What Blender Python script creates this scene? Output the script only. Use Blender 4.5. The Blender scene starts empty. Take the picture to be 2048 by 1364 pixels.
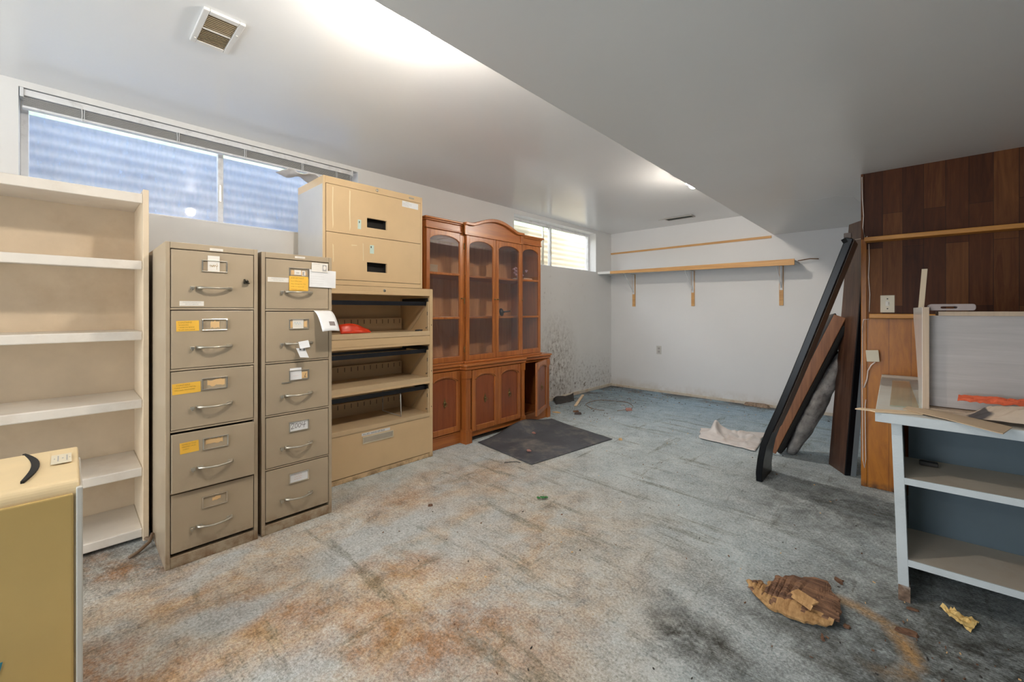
import bpy, bmesh, math, random
from mathutils import Vector, Matrix, noise
R = math.radians
sc = bpy.context.scene
COL = sc.collection
# ------------------------------------------------------------------ camera
FPX, YAW, HORIZON, EYE = 832.0, 43.2, 621.0, 1.21
cam_d = bpy.data.cameras.new('camera'); cam = bpy.data.objects.new('camera', cam_d); COL.objects.link(cam)
cam_d.sensor_width = 36.0; cam_d.lens = 36.0 * FPX / 2048.0
cam_d.shift_y = -(682.0 - HORIZON) / 2048.0
cam_d.clip_start = 0.02
cam.location = (0, 0, EYE); cam.rotation_euler = (R(90), 0, R(YAW))
sc.camera = cam
# ------------------------------------------------------------------ view, world, sun
sc.view_settings.view_transform = 'Standard'; sc.view_settings.look = 'None'
sc.view_settings.exposure = 0.98; sc.view_settings.gamma = 1.0; sc.view_settings.use_curve_mapping = False
wd = bpy.data.worlds.new('sky'); sc.world = wd; wd.use_nodes = True
wn = wd.node_tree.nodes; bgn = wn['Background']
bgn.inputs['Color'].default_value = (0.86, 0.93, 1.0, 1); bgn.inputs['Strength'].default_value = 4.0
sun_d = bpy.data.lights.new('sun', 'SUN'); sun = bpy.data.objects.new('sun', sun_d); COL.objects.link(sun)
sun_d.energy = 4.0; sun_d.angle = R(0.6); sun_d.color = (1.0, 0.93, 0.82)
sun.rotation_euler = Vector((-0.55, -0.35, -0.75)).to_track_quat('-Z', 'Y').to_euler()
BULB_STRENGTH = 350.0
BULB_COLOR = (1.0, 0.90, 0.78)

# ------------------------------------------------------------------ helpers
def tag(o, label=None, cat=None, group=None, kind=None):
    if label: o['label'] = label
    if cat: o['category'] = cat
    if group: o['group'] = group
    if kind: o['kind'] = kind
    return o

def thing(name, loc, label, cat, group=None):
    o = bpy.data.objects.new(name, None); COL.objects.link(o)
    o.location = loc; o.empty_display_size = 0.1
    return tag(o, label, cat, group)

def wloc(o):
    v = Vector((0, 0, 0))
    while o is not None:
        v += Vector(o.location); o = o.parent
    return v

class MB:
    """Collects shapes (in world coordinates) and links them as ONE mesh object."""
    def __init__(s): s.bm = bmesh.new(); s.mi = 0
    def _face(s, vs):
        try:
            f = s.bm.faces.new(vs); f.material_index = s.mi; return f
        except ValueError: return None
    def hexa(s, p):
        v = [s.bm.verts.new(q) for q in p]
        for q in ((0,3,2,1),(4,5,6,7),(0,1,5,4),(1,2,6,5),(2,3,7,6),(3,0,4,7)): s._face([v[i] for i in q])
        return s
    def box(s, x0, x1, y0, y1, z0, z1):
        x0,x1 = sorted((x0,x1)); y0,y1 = sorted((y0,y1)); z0,z1 = sorted((z0,z1))
        return s.hexa([(x0,y0,z0),(x1,y0,z0),(x1,y1,z0),(x0,y1,z0),(x0,y0,z1),(x1,y0,z1),(x1,y1,z1),(x0,y1,z1)])
    def obox(s, o, a, b, c):
        o, a, b, c = map(Vector, (o, a, b, c))
        return s.hexa([o, o+a, o+a+b, o+b, o+c, o+a+c, o+a+b+c, o+b+c])
    def prism(s, pts, axis, a0, a1):
        """extrude a 2D outline along an axis. axis 'x': pts are (y,z); 'y': (x,z); 'z': (x,y)"""
        def P(p, a): return {'x': (a, p[0], p[1]), 'y': (p[0], a, p[1]), 'z': (p[0], p[1], a)}[axis]
        A = [s.bm.verts.new(P(p, a0)) for p in pts]; B = [s.bm.verts.new(P(p, a1)) for p in pts]
        n = len(pts); s._face(A[::-1]); s._face(B)
        for i in range(n): s._face([A[i], A[(i+1)%n], B[(i+1)%n], B[i]])
        return s
    def tube(s, pts, r, seg=10, caps=True, flat=1.0, up=(0,0,1)):
        pts = [Vector(p) for p in pts]; rings = []; n = len(pts)
        rr = r if isinstance(r, (list, tuple)) else [r]*n
        for i, p in enumerate(pts):
            t = (pts[min(i+1, n-1)] - pts[max(i-1, 0)])
            t = t.normalized() if t.length > 1e-9 else Vector((0,0,1))
            u = Vector(up)
            if abs(t.dot(u)) > 0.95: u = Vector((0,1,0)) if abs(t.y) < .9 else Vector((1,0,0))
            a = t.cross(u).normalized(); b = a.cross(t).normalized()
            rings.append([s.bm.verts.new(p + a*math.cos(2*math.pi*k/seg)*rr[i] + b*math.sin(2*math.pi*k/seg)*rr[i]*flat) for k in range(seg)])
        for i in range(n-1):
            for k in range(seg): s._face([rings[i][k], rings[i][(k+1)%seg], rings[i+1][(k+1)%seg], rings[i+1][k]])
        if caps: s._face(rings[0][::-1]); s._face(rings[-1])
        return s
    def lathe(s, c, axis, prof, seg=20):
        """prof: (distance along axis, radius)"""
        c = Vector(c); ax = Vector(axis).normalized()
        u = Vector((0,0,1)) if abs(ax.z) < .9 else Vector((1,0,0))
        a = ax.cross(u).normalized(); b = ax.cross(a).normalized(); rings = []
        for h, r in prof:
            rings.append([s.bm.verts.new(c + ax*h + (a*math.cos(2*math.pi*k/seg) + b*math.sin(2*math.pi*k/seg))*max(r, 1e-4)) for k in range(seg)])
        for i in range(len(rings)-1):
            for k in range(seg): s._face([rings[i][k], rings[i][(k+1)%seg], rings[i+1][(k+1)%seg], rings[i+1][k]])
        s._face(rings[0][::-1]); s._face(rings[-1]); return s
    def sphere(s, c, r, sx=1, sy=1, sz=1, u=20, v=12, amp=0, seed=0):
        M = Matrix.Translation(c) @ Matrix.Diagonal((sx*r, sy*r, sz*r, 1))
        g = bmesh.ops.create_uvsphere(s.bm, u_segments=u, v_segments=v, radius=1)
        for vv in g['verts']:
            k = 1 + amp*noise.noise(vv.co*2.3 + Vector((seed, 0, 0))) if amp else 1
            vv.co = M @ (vv.co*k)
        return s
    def text(s, body, o, ex, ey, size, depth=0.0004, align='LEFT', mi=1, spacing=1.0, shear=0.0):
        """text laid in the plane (ex, ey) with its first baseline at o"""
        cu = bpy.data.curves.new('t', 'FONT'); cu.body = body; cu.size = size; cu.align_x = align
        cu.space_line = spacing; cu.shear = shear; cu.resolution_u = 2
        ob = bpy.data.objects.new('t', cu); COL.objects.link(ob)
        bpy.context.view_layer.update()
        me = bpy.data.meshes.new_from_object(ob.evaluated_get(bpy.context.evaluated_depsgraph_get()))
        o, ex, ey = Vector(o), Vector(ex).normalized(), Vector(ey).normalized(); nz = ex.cross(ey)
        vs = [s.bm.verts.new(o + ex*v.co.x + ey*v.co.y + nz*depth) for v in me.vertices]
        for p in me.polygons:
            try: f = s.bm.faces.new([vs[i] for i in p.vertices]); f.material_index = mi
            except ValueError: pass
        bpy.data.objects.remove(ob); bpy.data.curves.remove(cu); bpy.data.meshes.remove(me)
        return s
    def strokes(s, lines, o, ex, ey, w, mi=1, depth=0.0006):
        """handwriting: polylines in the plane (ex, ey)"""
        o, ex, ey = Vector(o), Vector(ex).normalized(), Vector(ey).normalized(); nz = ex.cross(ey)
        old = s.mi; s.mi = mi
        for L in lines:
            P = [o + ex*a + ey*b + nz*depth for a, b in L]
            for i in range(len(P)-1):
                d = (P[i+1]-P[i]).normalized(); q = d.cross(nz)*w/2
                v = [s.bm.verts.new(x) for x in (P[i]-q-d*w*.3, P[i]+q-d*w*.3, P[i+1]+q+d*w*.3, P[i+1]-q+d*w*.3)]
                s._face(v)
        s.mi = old
        return s
    def build(s, name, mats, parent=None, bevel=0.0, smooth=False, subsurf=0, origin=None, seg=2, recalc=True, solid=0):
        if recalc: bmesh.ops.recalc_face_normals(s.bm, faces=s.bm.faces)
        base = Vector(origin) if origin is not None else (wloc(parent) if parent is not None else Vector((0,0,0)))
        for v in s.bm.verts: v.co -= base
        me = bpy.data.meshes.new(name); s.bm.to_mesh(me); s.bm.free()
        for m in (mats if isinstance(mats, (list, tuple)) else [mats]): me.materials.append(m)
        o = bpy.data.objects.new(name, me); COL.objects.link(o)
        if parent is not None: o.parent = parent; o.location = base - wloc(parent)
        else: o.location = base
        if solid:
            md = o.modifiers.new('thick', 'SOLIDIFY'); md.thickness = solid; md.offset = 0
        if bevel:
            md = o.modifiers.new('bevel', 'BEVEL'); md.width = bevel; md.segments = seg; md.limit_method = 'ANGLE'; md.angle_limit = R(40); md.harden_normals = False
        if subsurf:
            md = o.modifiers.new('sub', 'SUBSURF'); md.levels = subsurf; md.render_levels = subsurf
        if smooth:
            for p in me.polygons: p.use_smooth = True
        return o

def solo(mb, name, mats, label, cat, origin, group=None, kind=None, **k):
    return tag(mb.build(name, mats, None, origin=origin, **k), label, cat, group, kind)

# ------------------------------------------------------------------ materials
class N:
    def __init__(s, name):
        s.m = bpy.data.materials.new(name); s.m.use_nodes = True; s.t = s.m.node_tree; s.n = s.t.nodes
        s.b = s.n['Principled BSDF']; s.out = s.n['Material Output']; s.tc = s.n.new('ShaderNodeTexCoord')
    def new(s, typ, **k):
        x = s.n.new(typ)
        for a, v in k.items(): setattr(x, a, v)
        return x
    def L(s, a, b): s.t.links.new(a, b)
    def setin(s, sock, v):
        if isinstance(v, bpy.types.NodeSocket): s.L(v, sock)
        elif isinstance(v, (tuple, list)) and len(v) == 3 and sock.type == 'RGBA': sock.default_value = (*v, 1)
        else: sock.default_value = v
    def coord(s, scale=(1,1,1), loc=(0,0,0), rot=(0,0,0), kind='Object'):
        mp = s.new('ShaderNodeMapping'); mp.inputs['Scale'].default_value = scale; mp.inputs['Location'].default_value = loc
        mp.inputs['Rotation'].default_value = rot; s.L(s.tc.outputs[kind], mp.inputs['Vector']); return mp.outputs[0]
    def wcoord(s, scale=(1,1,1), loc=(0,0,0), rot=(0,0,0)):
        g = s.new('ShaderNodeNewGeometry'); mp = s.new('ShaderNodeMapping'); mp.inputs['Scale'].default_value = scale
        mp.inputs['Location'].default_value = loc; mp.inputs['Rotation'].default_value = rot
        s.L(g.outputs['Position'], mp.inputs['Vector']); return mp.outputs[0]
    def noise(s, vec, scale, detail=4, rough=.55, dist=0):
        x = s.new('ShaderNodeTexNoise'); x.inputs['Scale'].default_value = scale; x.inputs['Detail'].default_value = detail
        x.inputs['Roughness'].default_value = rough; x.inputs['Distortion'].default_value = dist
        s.L(vec, x.inputs['Vector']); return x.outputs['Fac']
    def ramp(s, fac, stops, interp='LINEAR'):
        x = s.new('ShaderNodeValToRGB'); cr = x.color_ramp; cr.interpolation = interp
        while len(cr.elements) > 1: cr.elements.remove(cr.elements[-1])
        cr.elements[0].position = stops[0][0]; cr.elements[0].color = s._c(stops[0][1])
        for p, c in stops[1:]:
            e = cr.elements.new(p); e.color = s._c(c)
        s.L(fac, x.inputs['Fac']); return x.outputs['Color']
    def _c(s, c): return (c, c, c, 1) if isinstance(c, (int, float)) else (*c, 1)
    def mix(s, fac, a, b, mode='MIX'):
        x = s.new('ShaderNodeMix', data_type='RGBA', blend_type=mode)
        s.setin(x.inputs[0], fac); s.setin(x.inputs[6], a); s.setin(x.inputs[7], b); return x.outputs[2]
    def math(s, op, a, b=0.0, clamp=False):
        x = s.new('ShaderNodeMath', operation=op); x.use_clamp = clamp; s.setin(x.inputs[0], a); s.setin(x.inputs[1], b); return x.outputs[0]
    def maprange(s, v, a, b, c=0.0, d=1.0):
        x = s.new('ShaderNodeMapRange'); s.setin(x.inputs[0], v)
        for i, q in enumerate((a, b, c, d)): x.inputs[i+1].default_value = q
        return x.outputs[0]
    def sep(s, vec):
        x = s.new('ShaderNodeSeparateXYZ'); s.L(vec, x.inputs[0]); return x.outputs
    def bump(s, h, strength=.3, dist=.01):
        x = s.new('ShaderNodeBump'); x.inputs['Strength'].default_value = strength; x.inputs['Distance'].default_value = dist
        s.L(h, x.inputs['Height']); s.L(x.outputs[0], s.b.inputs['Normal']); return x
    def set(s, **k):
        for a, v in k.items(): s.setin(s.b.inputs[a.replace('_', ' ')], v)
        return s
    def ellipse(s, vec, cx, cy, rx, ry, soft=.5, rot=0.0):
        """soft mask: 1 inside the ellipse, 0 outside, in (x,y) of vec"""
        mp = s.new('ShaderNodeMapping', vector_type='TEXTURE'); mp.inputs['Location'].default_value = (cx, cy, 0)
        mp.inputs['Rotation'].default_value = (0, 0, rot); mp.inputs['Scale'].default_value = (rx, ry, 1e6)
        s.L(vec, mp.inputs['Vector'])
        l = s.new('ShaderNodeVectorMath', operation='LENGTH'); s.L(mp.outputs[0], l.inputs[0])
        return s.maprange(l.outputs['Value'], 1+soft, 1-soft)

def mat(name, col, rough=.5, metal=0.0, var=.06, scale=6, bump=0.0, bscale=60, spec=.5, dirt=None, dirt_amt=.5, dirt_scale=3, coat=0.0):
    m = N(name); c = m.coord()
    n = m.noise(c, scale, 5)
    a = tuple(max(0, x*(1-var)) for x in col); b = tuple(min(1, x*(1+var)) for x in col)
    cc = m.ramp(n, [(.3, a), (.7, b)])
    if dirt: cc = m.mix(m.math('MULTIPLY', m.ramp(m.noise(c, dirt_scale, 8, .7), [(.5, 0.0), (.72, 1.0)]), dirt_amt), cc, dirt)
    m.set(Base_Color=cc, Roughness=rough, Metallic=metal, Specular_IOR_Level=spec, Coat_Weight=coat)
    if bump: m.bump(m.noise(c, bscale, 4), bump, .004)
    return m.m

def wood(name, dark, light, rough=.4, grain_axis='z', scale=1.0, plank=None, coat=0.0, contrast=1.0):
    m = N(name)
    st = {'z': (14, 14, .9), 'x': (.9, 14, 14), 'y': (14, .9, 14)}[grain_axis]
    v = m.coord(tuple(x*scale for x in st))
    n1 = m.noise(v, 1.2, 6, .6, 1.2); n2 = m.noise(v, 7.0, 3, .6, .3)
    f = m.math('ADD', m.math('MULTIPLY', n1, .7), m.math('MULTIPLY', n2, .3))
    w = .16/contrast
    cc = m.ramp(f, [(.5-w, dark), (.5+w, light)])
    m.set(Base_Color=cc, Roughness=rough, Coat_Weight=coat, Coat_Roughness=.25)
    m.bump(n2, .08, .002)
    return m.m

# wall and ceiling paint
def paint(name, col, rough, mold=False, back=False):
    m = N(name); g = m.wcoord()
    n = m.noise(g, 1.3, 5); f = m.noise(g, 45, 4)
    c = m.ramp(n, [(.3, tuple(x*.965 for x in col)), (.7, col)])
    xyz = m.sep(g)
    warp = m.noise(g, 2.5, 6, .7)
    if mold:
        # speckled black mould that climbs the wall beside the hutch
        yz = m.new('ShaderNodeCombineXYZ'); m.L(xyz[1], yz.inputs[0]); m.L(xyz[2], yz.inputs[1])
        area = m.ellipse(yz.outputs[0], 4.55, .38, .34, .55, .6)
        low = m.ellipse(yz.outputs[0], 4.5, .05, 1.6, .34, .7)
        mid = m.ellipse(yz.outputs[0], 4.3, 1.0, .7, .75, .6)
        sv = m.wcoord((7, 7, 4.0))
        spots = m.ramp(m.noise(sv, 3.2, 8, .75), [(.42, 0.0), (.56, 1.0)])
        fine = m.ramp(m.noise(g, 26, 6, .75), [(.50, 0.0), (.62, 1.0)])
        sp2 = m.ramp(m.noise(m.wcoord((1, 1, 1), (7, 3, 1)), 9, 8, .8), [(.60, 0.0), (.68, 1.0)])
        k = m.math('MULTIPLY', area, spots); k2 = m.math('MULTIPLY', low, m.math('MULTIPLY', spots, fine))
        k = m.math('MAXIMUM', m.math('MULTIPLY', k, m.math('ADD', m.math('MULTIPLY', fine, .6), .35)), k2)
        k = m.math('MAXIMUM', k, m.math('MULTIPLY', m.math('MULTIPLY', mid, sp2), .55), True)
        c = m.mix(m.math('MULTIPLY', m.math('MULTIPLY', m.ellipse(yz.outputs[0], 4.4, .4, .95, .9, .8), warp), .55), c, (.60, .54, .45))
        c = m.mix(m.math('MULTIPLY', k, 1.15, True), c, (.13, .085, .05))
    if back:
        lowb = m.maprange(xyz[2], .16, .0)
        c = m.mix(m.math('MULTIPLY', lowb, m.ramp(warp, [(.42, 0.0), (.62, .7)])), c, (.45, .36, .24))
        marks = m.ramp(m.noise(m.wcoord((3, 3, 3), (2, 0, 5)), 5, 8, .85), [(.67, 0.0), (.70, .5)])
        c = m.mix(m.math('MULTIPLY', marks, .35), c, (.45, .44, .42))
    m.set(Base_Color=c, Roughness=rough, Specular_IOR_Level=.5)
    m.bump(f, .12, .002)
    return m.m

M = {}
M['wall'] = paint('wall_paint', (.82, .82, .82), .62, back=True)
M['wall_left'] = paint('mouldy_wall_paint', (.80, .80, .79), .55, mold=True)
M['ceiling'] = paint('semi_gloss_ceiling_paint', (.80, .81, .82), .20)
M['soffit'] = paint('soffit_paint', (.77, .77, .76), .26)
M['trim'] = mat('window_frame_paint', (.78, .79, .80), .45, dirt=(.35, .33, .30), dirt_amt=.6, dirt_scale=9)

def carpet():
    m = N('stained_carpet'); g = m.wcoord()
    big = m.noise(g, .9, 6, .6); med = m.noise(g, 3.0, 7, .68, .5); fine = m.noise(g, 46, 6, .78); fib = m.noise(g, 95, 4, .75); blot = m.noise(g, 11, 7, .75, .3)
    wv = m.new('ShaderNodeVectorMath', operation='ADD')                           # warped coordinates
    nz = m.new('ShaderNodeTexNoise'); nz.inputs['Scale'].default_value = 2.6; nz.inputs['Detail'].default_value = 6; m.L(g, nz.inputs['Vector'])
    sc_ = m.new('ShaderNodeVectorMath', operation='MULTIPLY_ADD'); m.L(nz.outputs['Color'], sc_.inputs[0]); sc_.inputs[1].default_value = (.55, .55, 0); sc_.inputs[2].default_value = (-.275, -.275, 0)
    m.L(g, wv.inputs[0]); m.L(sc_.outputs[0], wv.inputs[1]); w = wv.outputs[0]
    xyz = m.sep(g)
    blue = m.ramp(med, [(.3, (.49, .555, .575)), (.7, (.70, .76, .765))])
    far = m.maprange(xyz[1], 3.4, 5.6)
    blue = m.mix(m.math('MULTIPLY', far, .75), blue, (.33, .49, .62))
    # rust and tan stains: left and front of the room
    tanmask = m.ellipse(w, -1.75, .85, .95, 1.35, .45, R(-12))
    tan2 = m.ellipse(w, -2.2, 1.9, .5, .8, .6)
    tm = m.math('MAXIMUM', tanmask, m.math('MULTIPLY', tan2, .7))
    br = m.ramp(m.noise(m.wcoord((1.3, 1, 1), (3, 5, 0)), 2.4, 8, .7, .4), [(.36, .25), (.60, 1.0)])
    tan = m.ramp(m.noise(g, 5.5, 8, .72, .4), [(.32, (.30, .17, .075)), (.45, (.60, .43, .26)), (.62, (.74, .60, .44)), (.75, (.76, .69, .58))])
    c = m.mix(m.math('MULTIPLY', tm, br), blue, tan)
    # deep rusty spots
    for cx, cy, rx, ry, a in ((-1.95, .55, .30, .12, .8), (-1.35, .85, .38, .13, .75), (-1.7, 1.15, .28, .08, .6), (-2.3, 1.45, .26, .14, .5), (-1.15, 1.1, .3, .1, .5), (-2.75, .1, .3, .12, .9), (-1.95, .1, .35, .1, .8), (-2.25, 2.05, .35, .22, .35)):
        k = m.math('MULTIPLY', m.math('MULTIPLY', m.ellipse(w, cx, cy, rx, ry, .7, R(35)), a), m.ramp(m.noise(g, 7, 8, .8), [(.40, 0.0), (.60, 1.0)]))
        c = m.mix(k, c, (.44, .19, .05))
    # clean blue patches where things stood
    for cx, cy, rx, ry, rr, a in ((-2.06, 1.22, .16, .50, R(-4), .85), (-1.95, .45, .10, .22, R(-20), .8), (-1.45, .45, .12, .25, R(40), .5), (-1.62, 1.55, .16, .3, R(25), .6), (-2.35, .45, .07, .18, R(30), .5)):
        k = m.math('MULTIPLY', m.ellipse(w, cx, cy, rx, ry, .35, rr), a)
        c = m.mix(k, c, (.60, .64, .65))
    # dark streaks along wrinkles and seams
    for sx, rot, off, lo in (((1.2, 9, 1), R(48), (0, 0, 0), .555), ((9, 1.3, 1), R(32), (4, 1, 0), .585)):
        st = m.noise(m.wcoord(sx, off, (0, 0, rot)), 1.1, 7, .7)
        k = m.math('MULTIPLY', m.ramp(st, [(lo, 0.0), (lo+.08, .75)]), m.ramp(fine, [(.40, .15), (.58, 1.0)]))
        c = m.mix(m.math('MULTIPLY', k, .9), c, (.14, .135, .09))
    for cx, cy, rx, ry, rot, a in ((-.52, 1.62, .24, .09, R(-20), .95), (-.30, 1.85, .5, .12, R(-25), .6), (.0, 2.0, .28, .4, 0, .75), (.3, 2.15, .5, .45, 0, .9), (-.25, 3.25, .55, .6, 0, .75), (-3.0, 4.9, .5, .9, 0, .5), (-2.9, .1, .35, .35, 0, .7)):  # near-black patches by the counter, leaning boards, far wall and bookcase
        k = m.math('MULTIPLY', m.math('MULTIPLY', m.ellipse(w, cx, cy, rx, ry, .7, rot), a), m.ramp(m.noise(g, 12, 8, .8), [(.32, 0.15), (.60, 1.0)]))
        c = m.mix(k, c, (.055, .052, .042))
    # rust ring by the desk leg
    wr = m.new('ShaderNodeVectorMath', operation='MULTIPLY_ADD'); m.L(nz.outputs['Color'], wr.inputs[0]); wr.inputs[1].default_value = (.14, .14, 0); m.L(g, wr.inputs[2])
    ring_o = m.ellipse(wr.outputs[0], -.13+.07, 2.03+.07, .225, .155, .14, R(-62)); ring_i = m.ellipse(wr.outputs[0], -.135+.07, 2.03+.07, .185, .115, .18, R(-62))
    k = m.math('MULTIPLY', m.math('SUBTRACT', ring_o, ring_i, True), m.math('MULTIPLY', m.ramp(m.noise(g, 6, 6, .7), [(.36, .15), (.55, .95)]), m.maprange(m.math('ADD', xyz[0], m.math('MULTIPLY', xyz[1], .8)), 1.36, 1.56)))
    c = m.mix(k, c, (.56, .34, .15))
    # debris-brown edge along the far walls
    e1 = m.maprange(xyz[1], 5.55, 5.99); e2 = m.maprange(xyz[0], -3.0, -3.43)
    k = m.math('MULTIPLY', m.math('MAXIMUM', e1, m.math('MULTIPLY', e2, m.maprange(xyz[1], 3.5, 4.0))), m.ramp(med, [(.42, .0), (.58, .85)]))
    c = m.mix(k, c, (.10, .07, .045))
    c = m.mix(m.ramp(fine, [(.32, .40), (.50, 0.0)]), c, (.13, .12, .10), 'MIX')
    c = m.mix(.8, c, m.ramp(fib, [(.34, .22), (.66, .74)]), 'OVERLAY')
    c = m.mix(.55, c, m.ramp(blot, [(.34, .32), (.66, .64)]), 'OVERLAY')
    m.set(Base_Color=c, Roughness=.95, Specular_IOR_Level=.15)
    h = m.math('ADD', m.math('MULTIPLY', fine, .6), m.math('MULTIPLY', med, 1.4))
    m.bump(m.math('ADD', h, m.math('MULTIPLY', fib, .3)), .8, .012)
    return m.m
M['carpet'] = carpet()

def steel(name, col, rough=.42, rust=True, lowrust=.12):
    m = N(name); g = m.wcoord(); xyz = m.sep(g)
    n = m.noise(g, 3, 5); c = m.ramp(n, [(.3, tuple(x*.93 for x in col)), (.7, tuple(x*1.04 for x in col))])
    if rust:
        low = m.maprange(xyz[2], lowrust, 0.0)
        k = m.math('MULTIPLY', low, m.ramp(m.noise(g, 14, 7, .7), [(.42, 0.0), (.6, .9)]))
        c = m.mix(k, c, (.20, .105, .045))
        sp = m.ramp(m.noise(m.wcoord((1, 1, .6)), 22, 6, .8), [(.70, 0.0), (.76, .7)])
        c = m.mix(m.math('MULTIPLY', sp, m.maprange(xyz[2], 1.0, .1)), c, (.24, .14, .07))
    m.set(Base_Color=c, Roughness=rough, Specular_IOR_Level=.5)
    m.bump(m.noise(g, 220, 2), .03, .001)
    return m.m
M['tan_steel'] = steel('taupe_enamelled_steel', (.43, .345, .240), .33)
M['cream_steel'] = steel('cream_enamelled_steel', (.72, .52, .295), .38, lowrust=.05)
M['side_reflection'] = steel('side_steel_with_reflection', (.62, .60, .56), .22, lowrust=.05)  # side colour paled to stand for the white it reflects
M['inner_steel'] = mat('inner_cream_steel', (.64, .48, .29), .5)
M['dark'] = mat('dark_gap', (.012, .011, .010), .8)
M['black_rail'] = mat('black_hanging_rail', (.012, .014, .020), .3)
M['chrome'] = mat('worn_chrome', (.72, .68, .60), .25, 1.0)
M['handle_metal'] = mat('brushed_handle_metal', (.50, .47, .40), .32, .85)
M['card'] = mat('white_card', (.84, .80, .73), .7)
M['paper'] = mat('white_paper', (.84, .84, .84), .75)
M['yellow'] = mat('yellow_card', (.90, .52, .06), .7)
M['buff'] = mat('buff_paper', (.78, .52, .25), .75)
M['ink'] = mat('ink', (.05, .04, .035), .7)
M['brown_ink'] = mat('brown_ink', (.42, .24, .03), .7)
M['grey_ink'] = mat('faded_grey_ink', (.42, .40, .38), .7)
M['red_ink'] = mat('faded_red_ink', (.72, .45, .36), .7)
M['blue_ink'] = mat('faded_blue_ink', (.35, .55, .65), .7)
M['tape'] = mat('old_adhesive_tape', (.86, .72, .48), .18)
M['mint'] = mat('mint_sticker', (.62, .76, .68), .5)
M['teal'] = mat('teal_sticker', (.03, .22, .28), .4)
M['red_plastic'] = mat('red_plastic', (.78, .06, .02), .35)
M['laminate'] = mat('cream_laminate', (.72, .585, .42), .45, dirt=(.45, .28, .12), dirt_amt=.35, dirt_scale=1.6)
M['laminate_edge'] = mat('white_laminate_edge', (.74, .68, .60), .35, dirt=(.45, .30, .18), dirt_amt=.3, dirt_scale=4)
M['cherry'] = wood('cherry_wood', (.30, .085, .018), (.52, .18, .040), .33, 'z', coat=.25)
M['cherry_h'] = wood('cherry_wood_level_grain', (.31, .09, .019), (.53, .185, .042), .33, 'y', coat=.25)
M['cherry_panel'] = wood('cherry_panel_wood', (.20, .048, .014), (.31, .082, .022), .4, 'z', coat=.2)
M['cherry_in'] = wood('hutch_back_wood', (.60, .28, .11), (.78, .42, .19), .5, 'z', 1.3)
M['brass'] = mat('aged_brass', (.26, .19, .08), .38, .9)
M['oak'] = wood('orange_oak_edge', (.50, .20, .035), (.72, .33, .07), .45, 'x')
M['pine'] = wood('raw_pine', (.55, .28, .10), (.78, .46, .18), .55, 'x', 1.0)
M['white_shelf'] = mat('white_shelf_paint', (.74, .74, .72), .5, dirt=(.5, .45, .38), dirt_amt=.4, dirt_scale=7)
M['white_metal'] = mat('white_painted_bracket', (.74, .75, .76), .4)
M['walnut'] = wood('dark_walnut', (.035, .015, .010), (.13, .062, .036), .32, 'z', 1.6)
M['black_gloss'] = mat('black_gloss_lacquer', (.004, .005, .007), .28, spec=.25)
M['brown_rail'] = wood('brown_inner_rail', (.10, .07, .055), (.17, .125, .10), .5, 'z')
M['orange_wood'] = wood('worn_orange_timber', (.16, .060, .025), (.34, .14, .055), .5, 'z')
M['wadding'] = mat('grey_wadding', (.36, .345, .335), .9, var=.45, scale=14, bump=.9, bscale=30, dirt=(.05, .045, .04), dirt_amt=.9, dirt_scale=9)
M['grey_cloth'] = mat('charcoal_upholstery', (.085, .082, .082), .85, bump=.3, bscale=120)
M['black_cloth'] = mat('torn_black_cloth', (.01, .01, .01), .95)
M['rubber'] = mat('dusty_black_rubber', (.075, .080, .092), .7, var=.25, scale=4, dirt=(.34, .30, .25), dirt_amt=.75, dirt_scale=2.6, bump=.25, bscale=200)
M['bluepaint'] = mat('pale_blue_desk_paint', (.58, .63, .65), .55, bump=.3, bscale=120)
M['desk_top'] = mat('worn_white_counter_paint', (.66, .66, .62), .5, dirt=(.62, .36, .16), dirt_amt=.5, dirt_scale=2.2)
M['desk_shelf'] = mat('dusty_shelf_paint', (.52, .46, .38), .65, dirt=(.33, .22, .12), dirt_amt=.5, dirt_scale=3)
M['desk_dark'] = mat('slate_blue_paint', (.10, .14, .165), .6)
M['whitewash'] = wood('whitewashed_grain', (.40, .36, .34), (.52, .48, .455), .5, 'x', 1.4, contrast=.7)
M['beige_edge'] = wood('beige_edge_band', (.46, .34, .24), (.58, .44, .31), .5, 'z')
M['gloss_white'] = mat('glossy_white_laminate', (.86, .85, .83), .18)
M['kraft'] = mat('kraft_board', (.56, .42, .28), .75, dirt=(.48, .34, .2), dirt_amt=.3)
M['lightwood'] = mat('splintered_pale_wood', (.78, .60, .40), .7)
M['rot'] = wood('rotten_brown_wood', (.07, .032, .020), (.34, .18, .10), .85, 'x', 2.6, contrast=1.2)
M['rot2'] = wood('pale_rotten_fibre', (.30, .15, .05), (.62, .38, .17), .8, 'y', 2)
M['brick'] = mat('pink_brick_rubble', (.48, .24, .20), .9)
M['leafg'] = mat('green_leaf', (.05, .22, .06), .6)
M['leaf_out'] = mat('sunlit_leaves', (.22, .34, .12), .7, var=.4, scale=9)
M['plastic_bag'] = mat('dirty_white_plastic', (.76, .72, .70), .35, dirt=(.36, .22, .13), dirt_amt=.55, dirt_scale=5)
M['ivory'] = mat('ivory_plastic', (.74, .66, .50), .4)
M['almond'] = mat('aged_almond_plastic', (.80, .62, .36), .32)
M['mustard'] = mat('yellowed_plastic_front', (.58, .40, .14), .30, var=.10, scale=2)
M['silver'] = mat('silver_side_plastic', (.62, .60, .55), .3)
M['white_plastic'] = mat('white_plastic', (.60, .59, .56), .4)
M['vent_white'] = mat('white_vent_enamel', (.70, .69, .67), .4)
M['vent_tan'] = mat('tan_louvre_enamel', (.40, .31, .19), .5)
M['pink'] = mat('faded_pink_petals', (.70, .42, .46), .8)
M['cord_white'] = mat('white_cord', (.78, .66, .58), .5)
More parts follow.
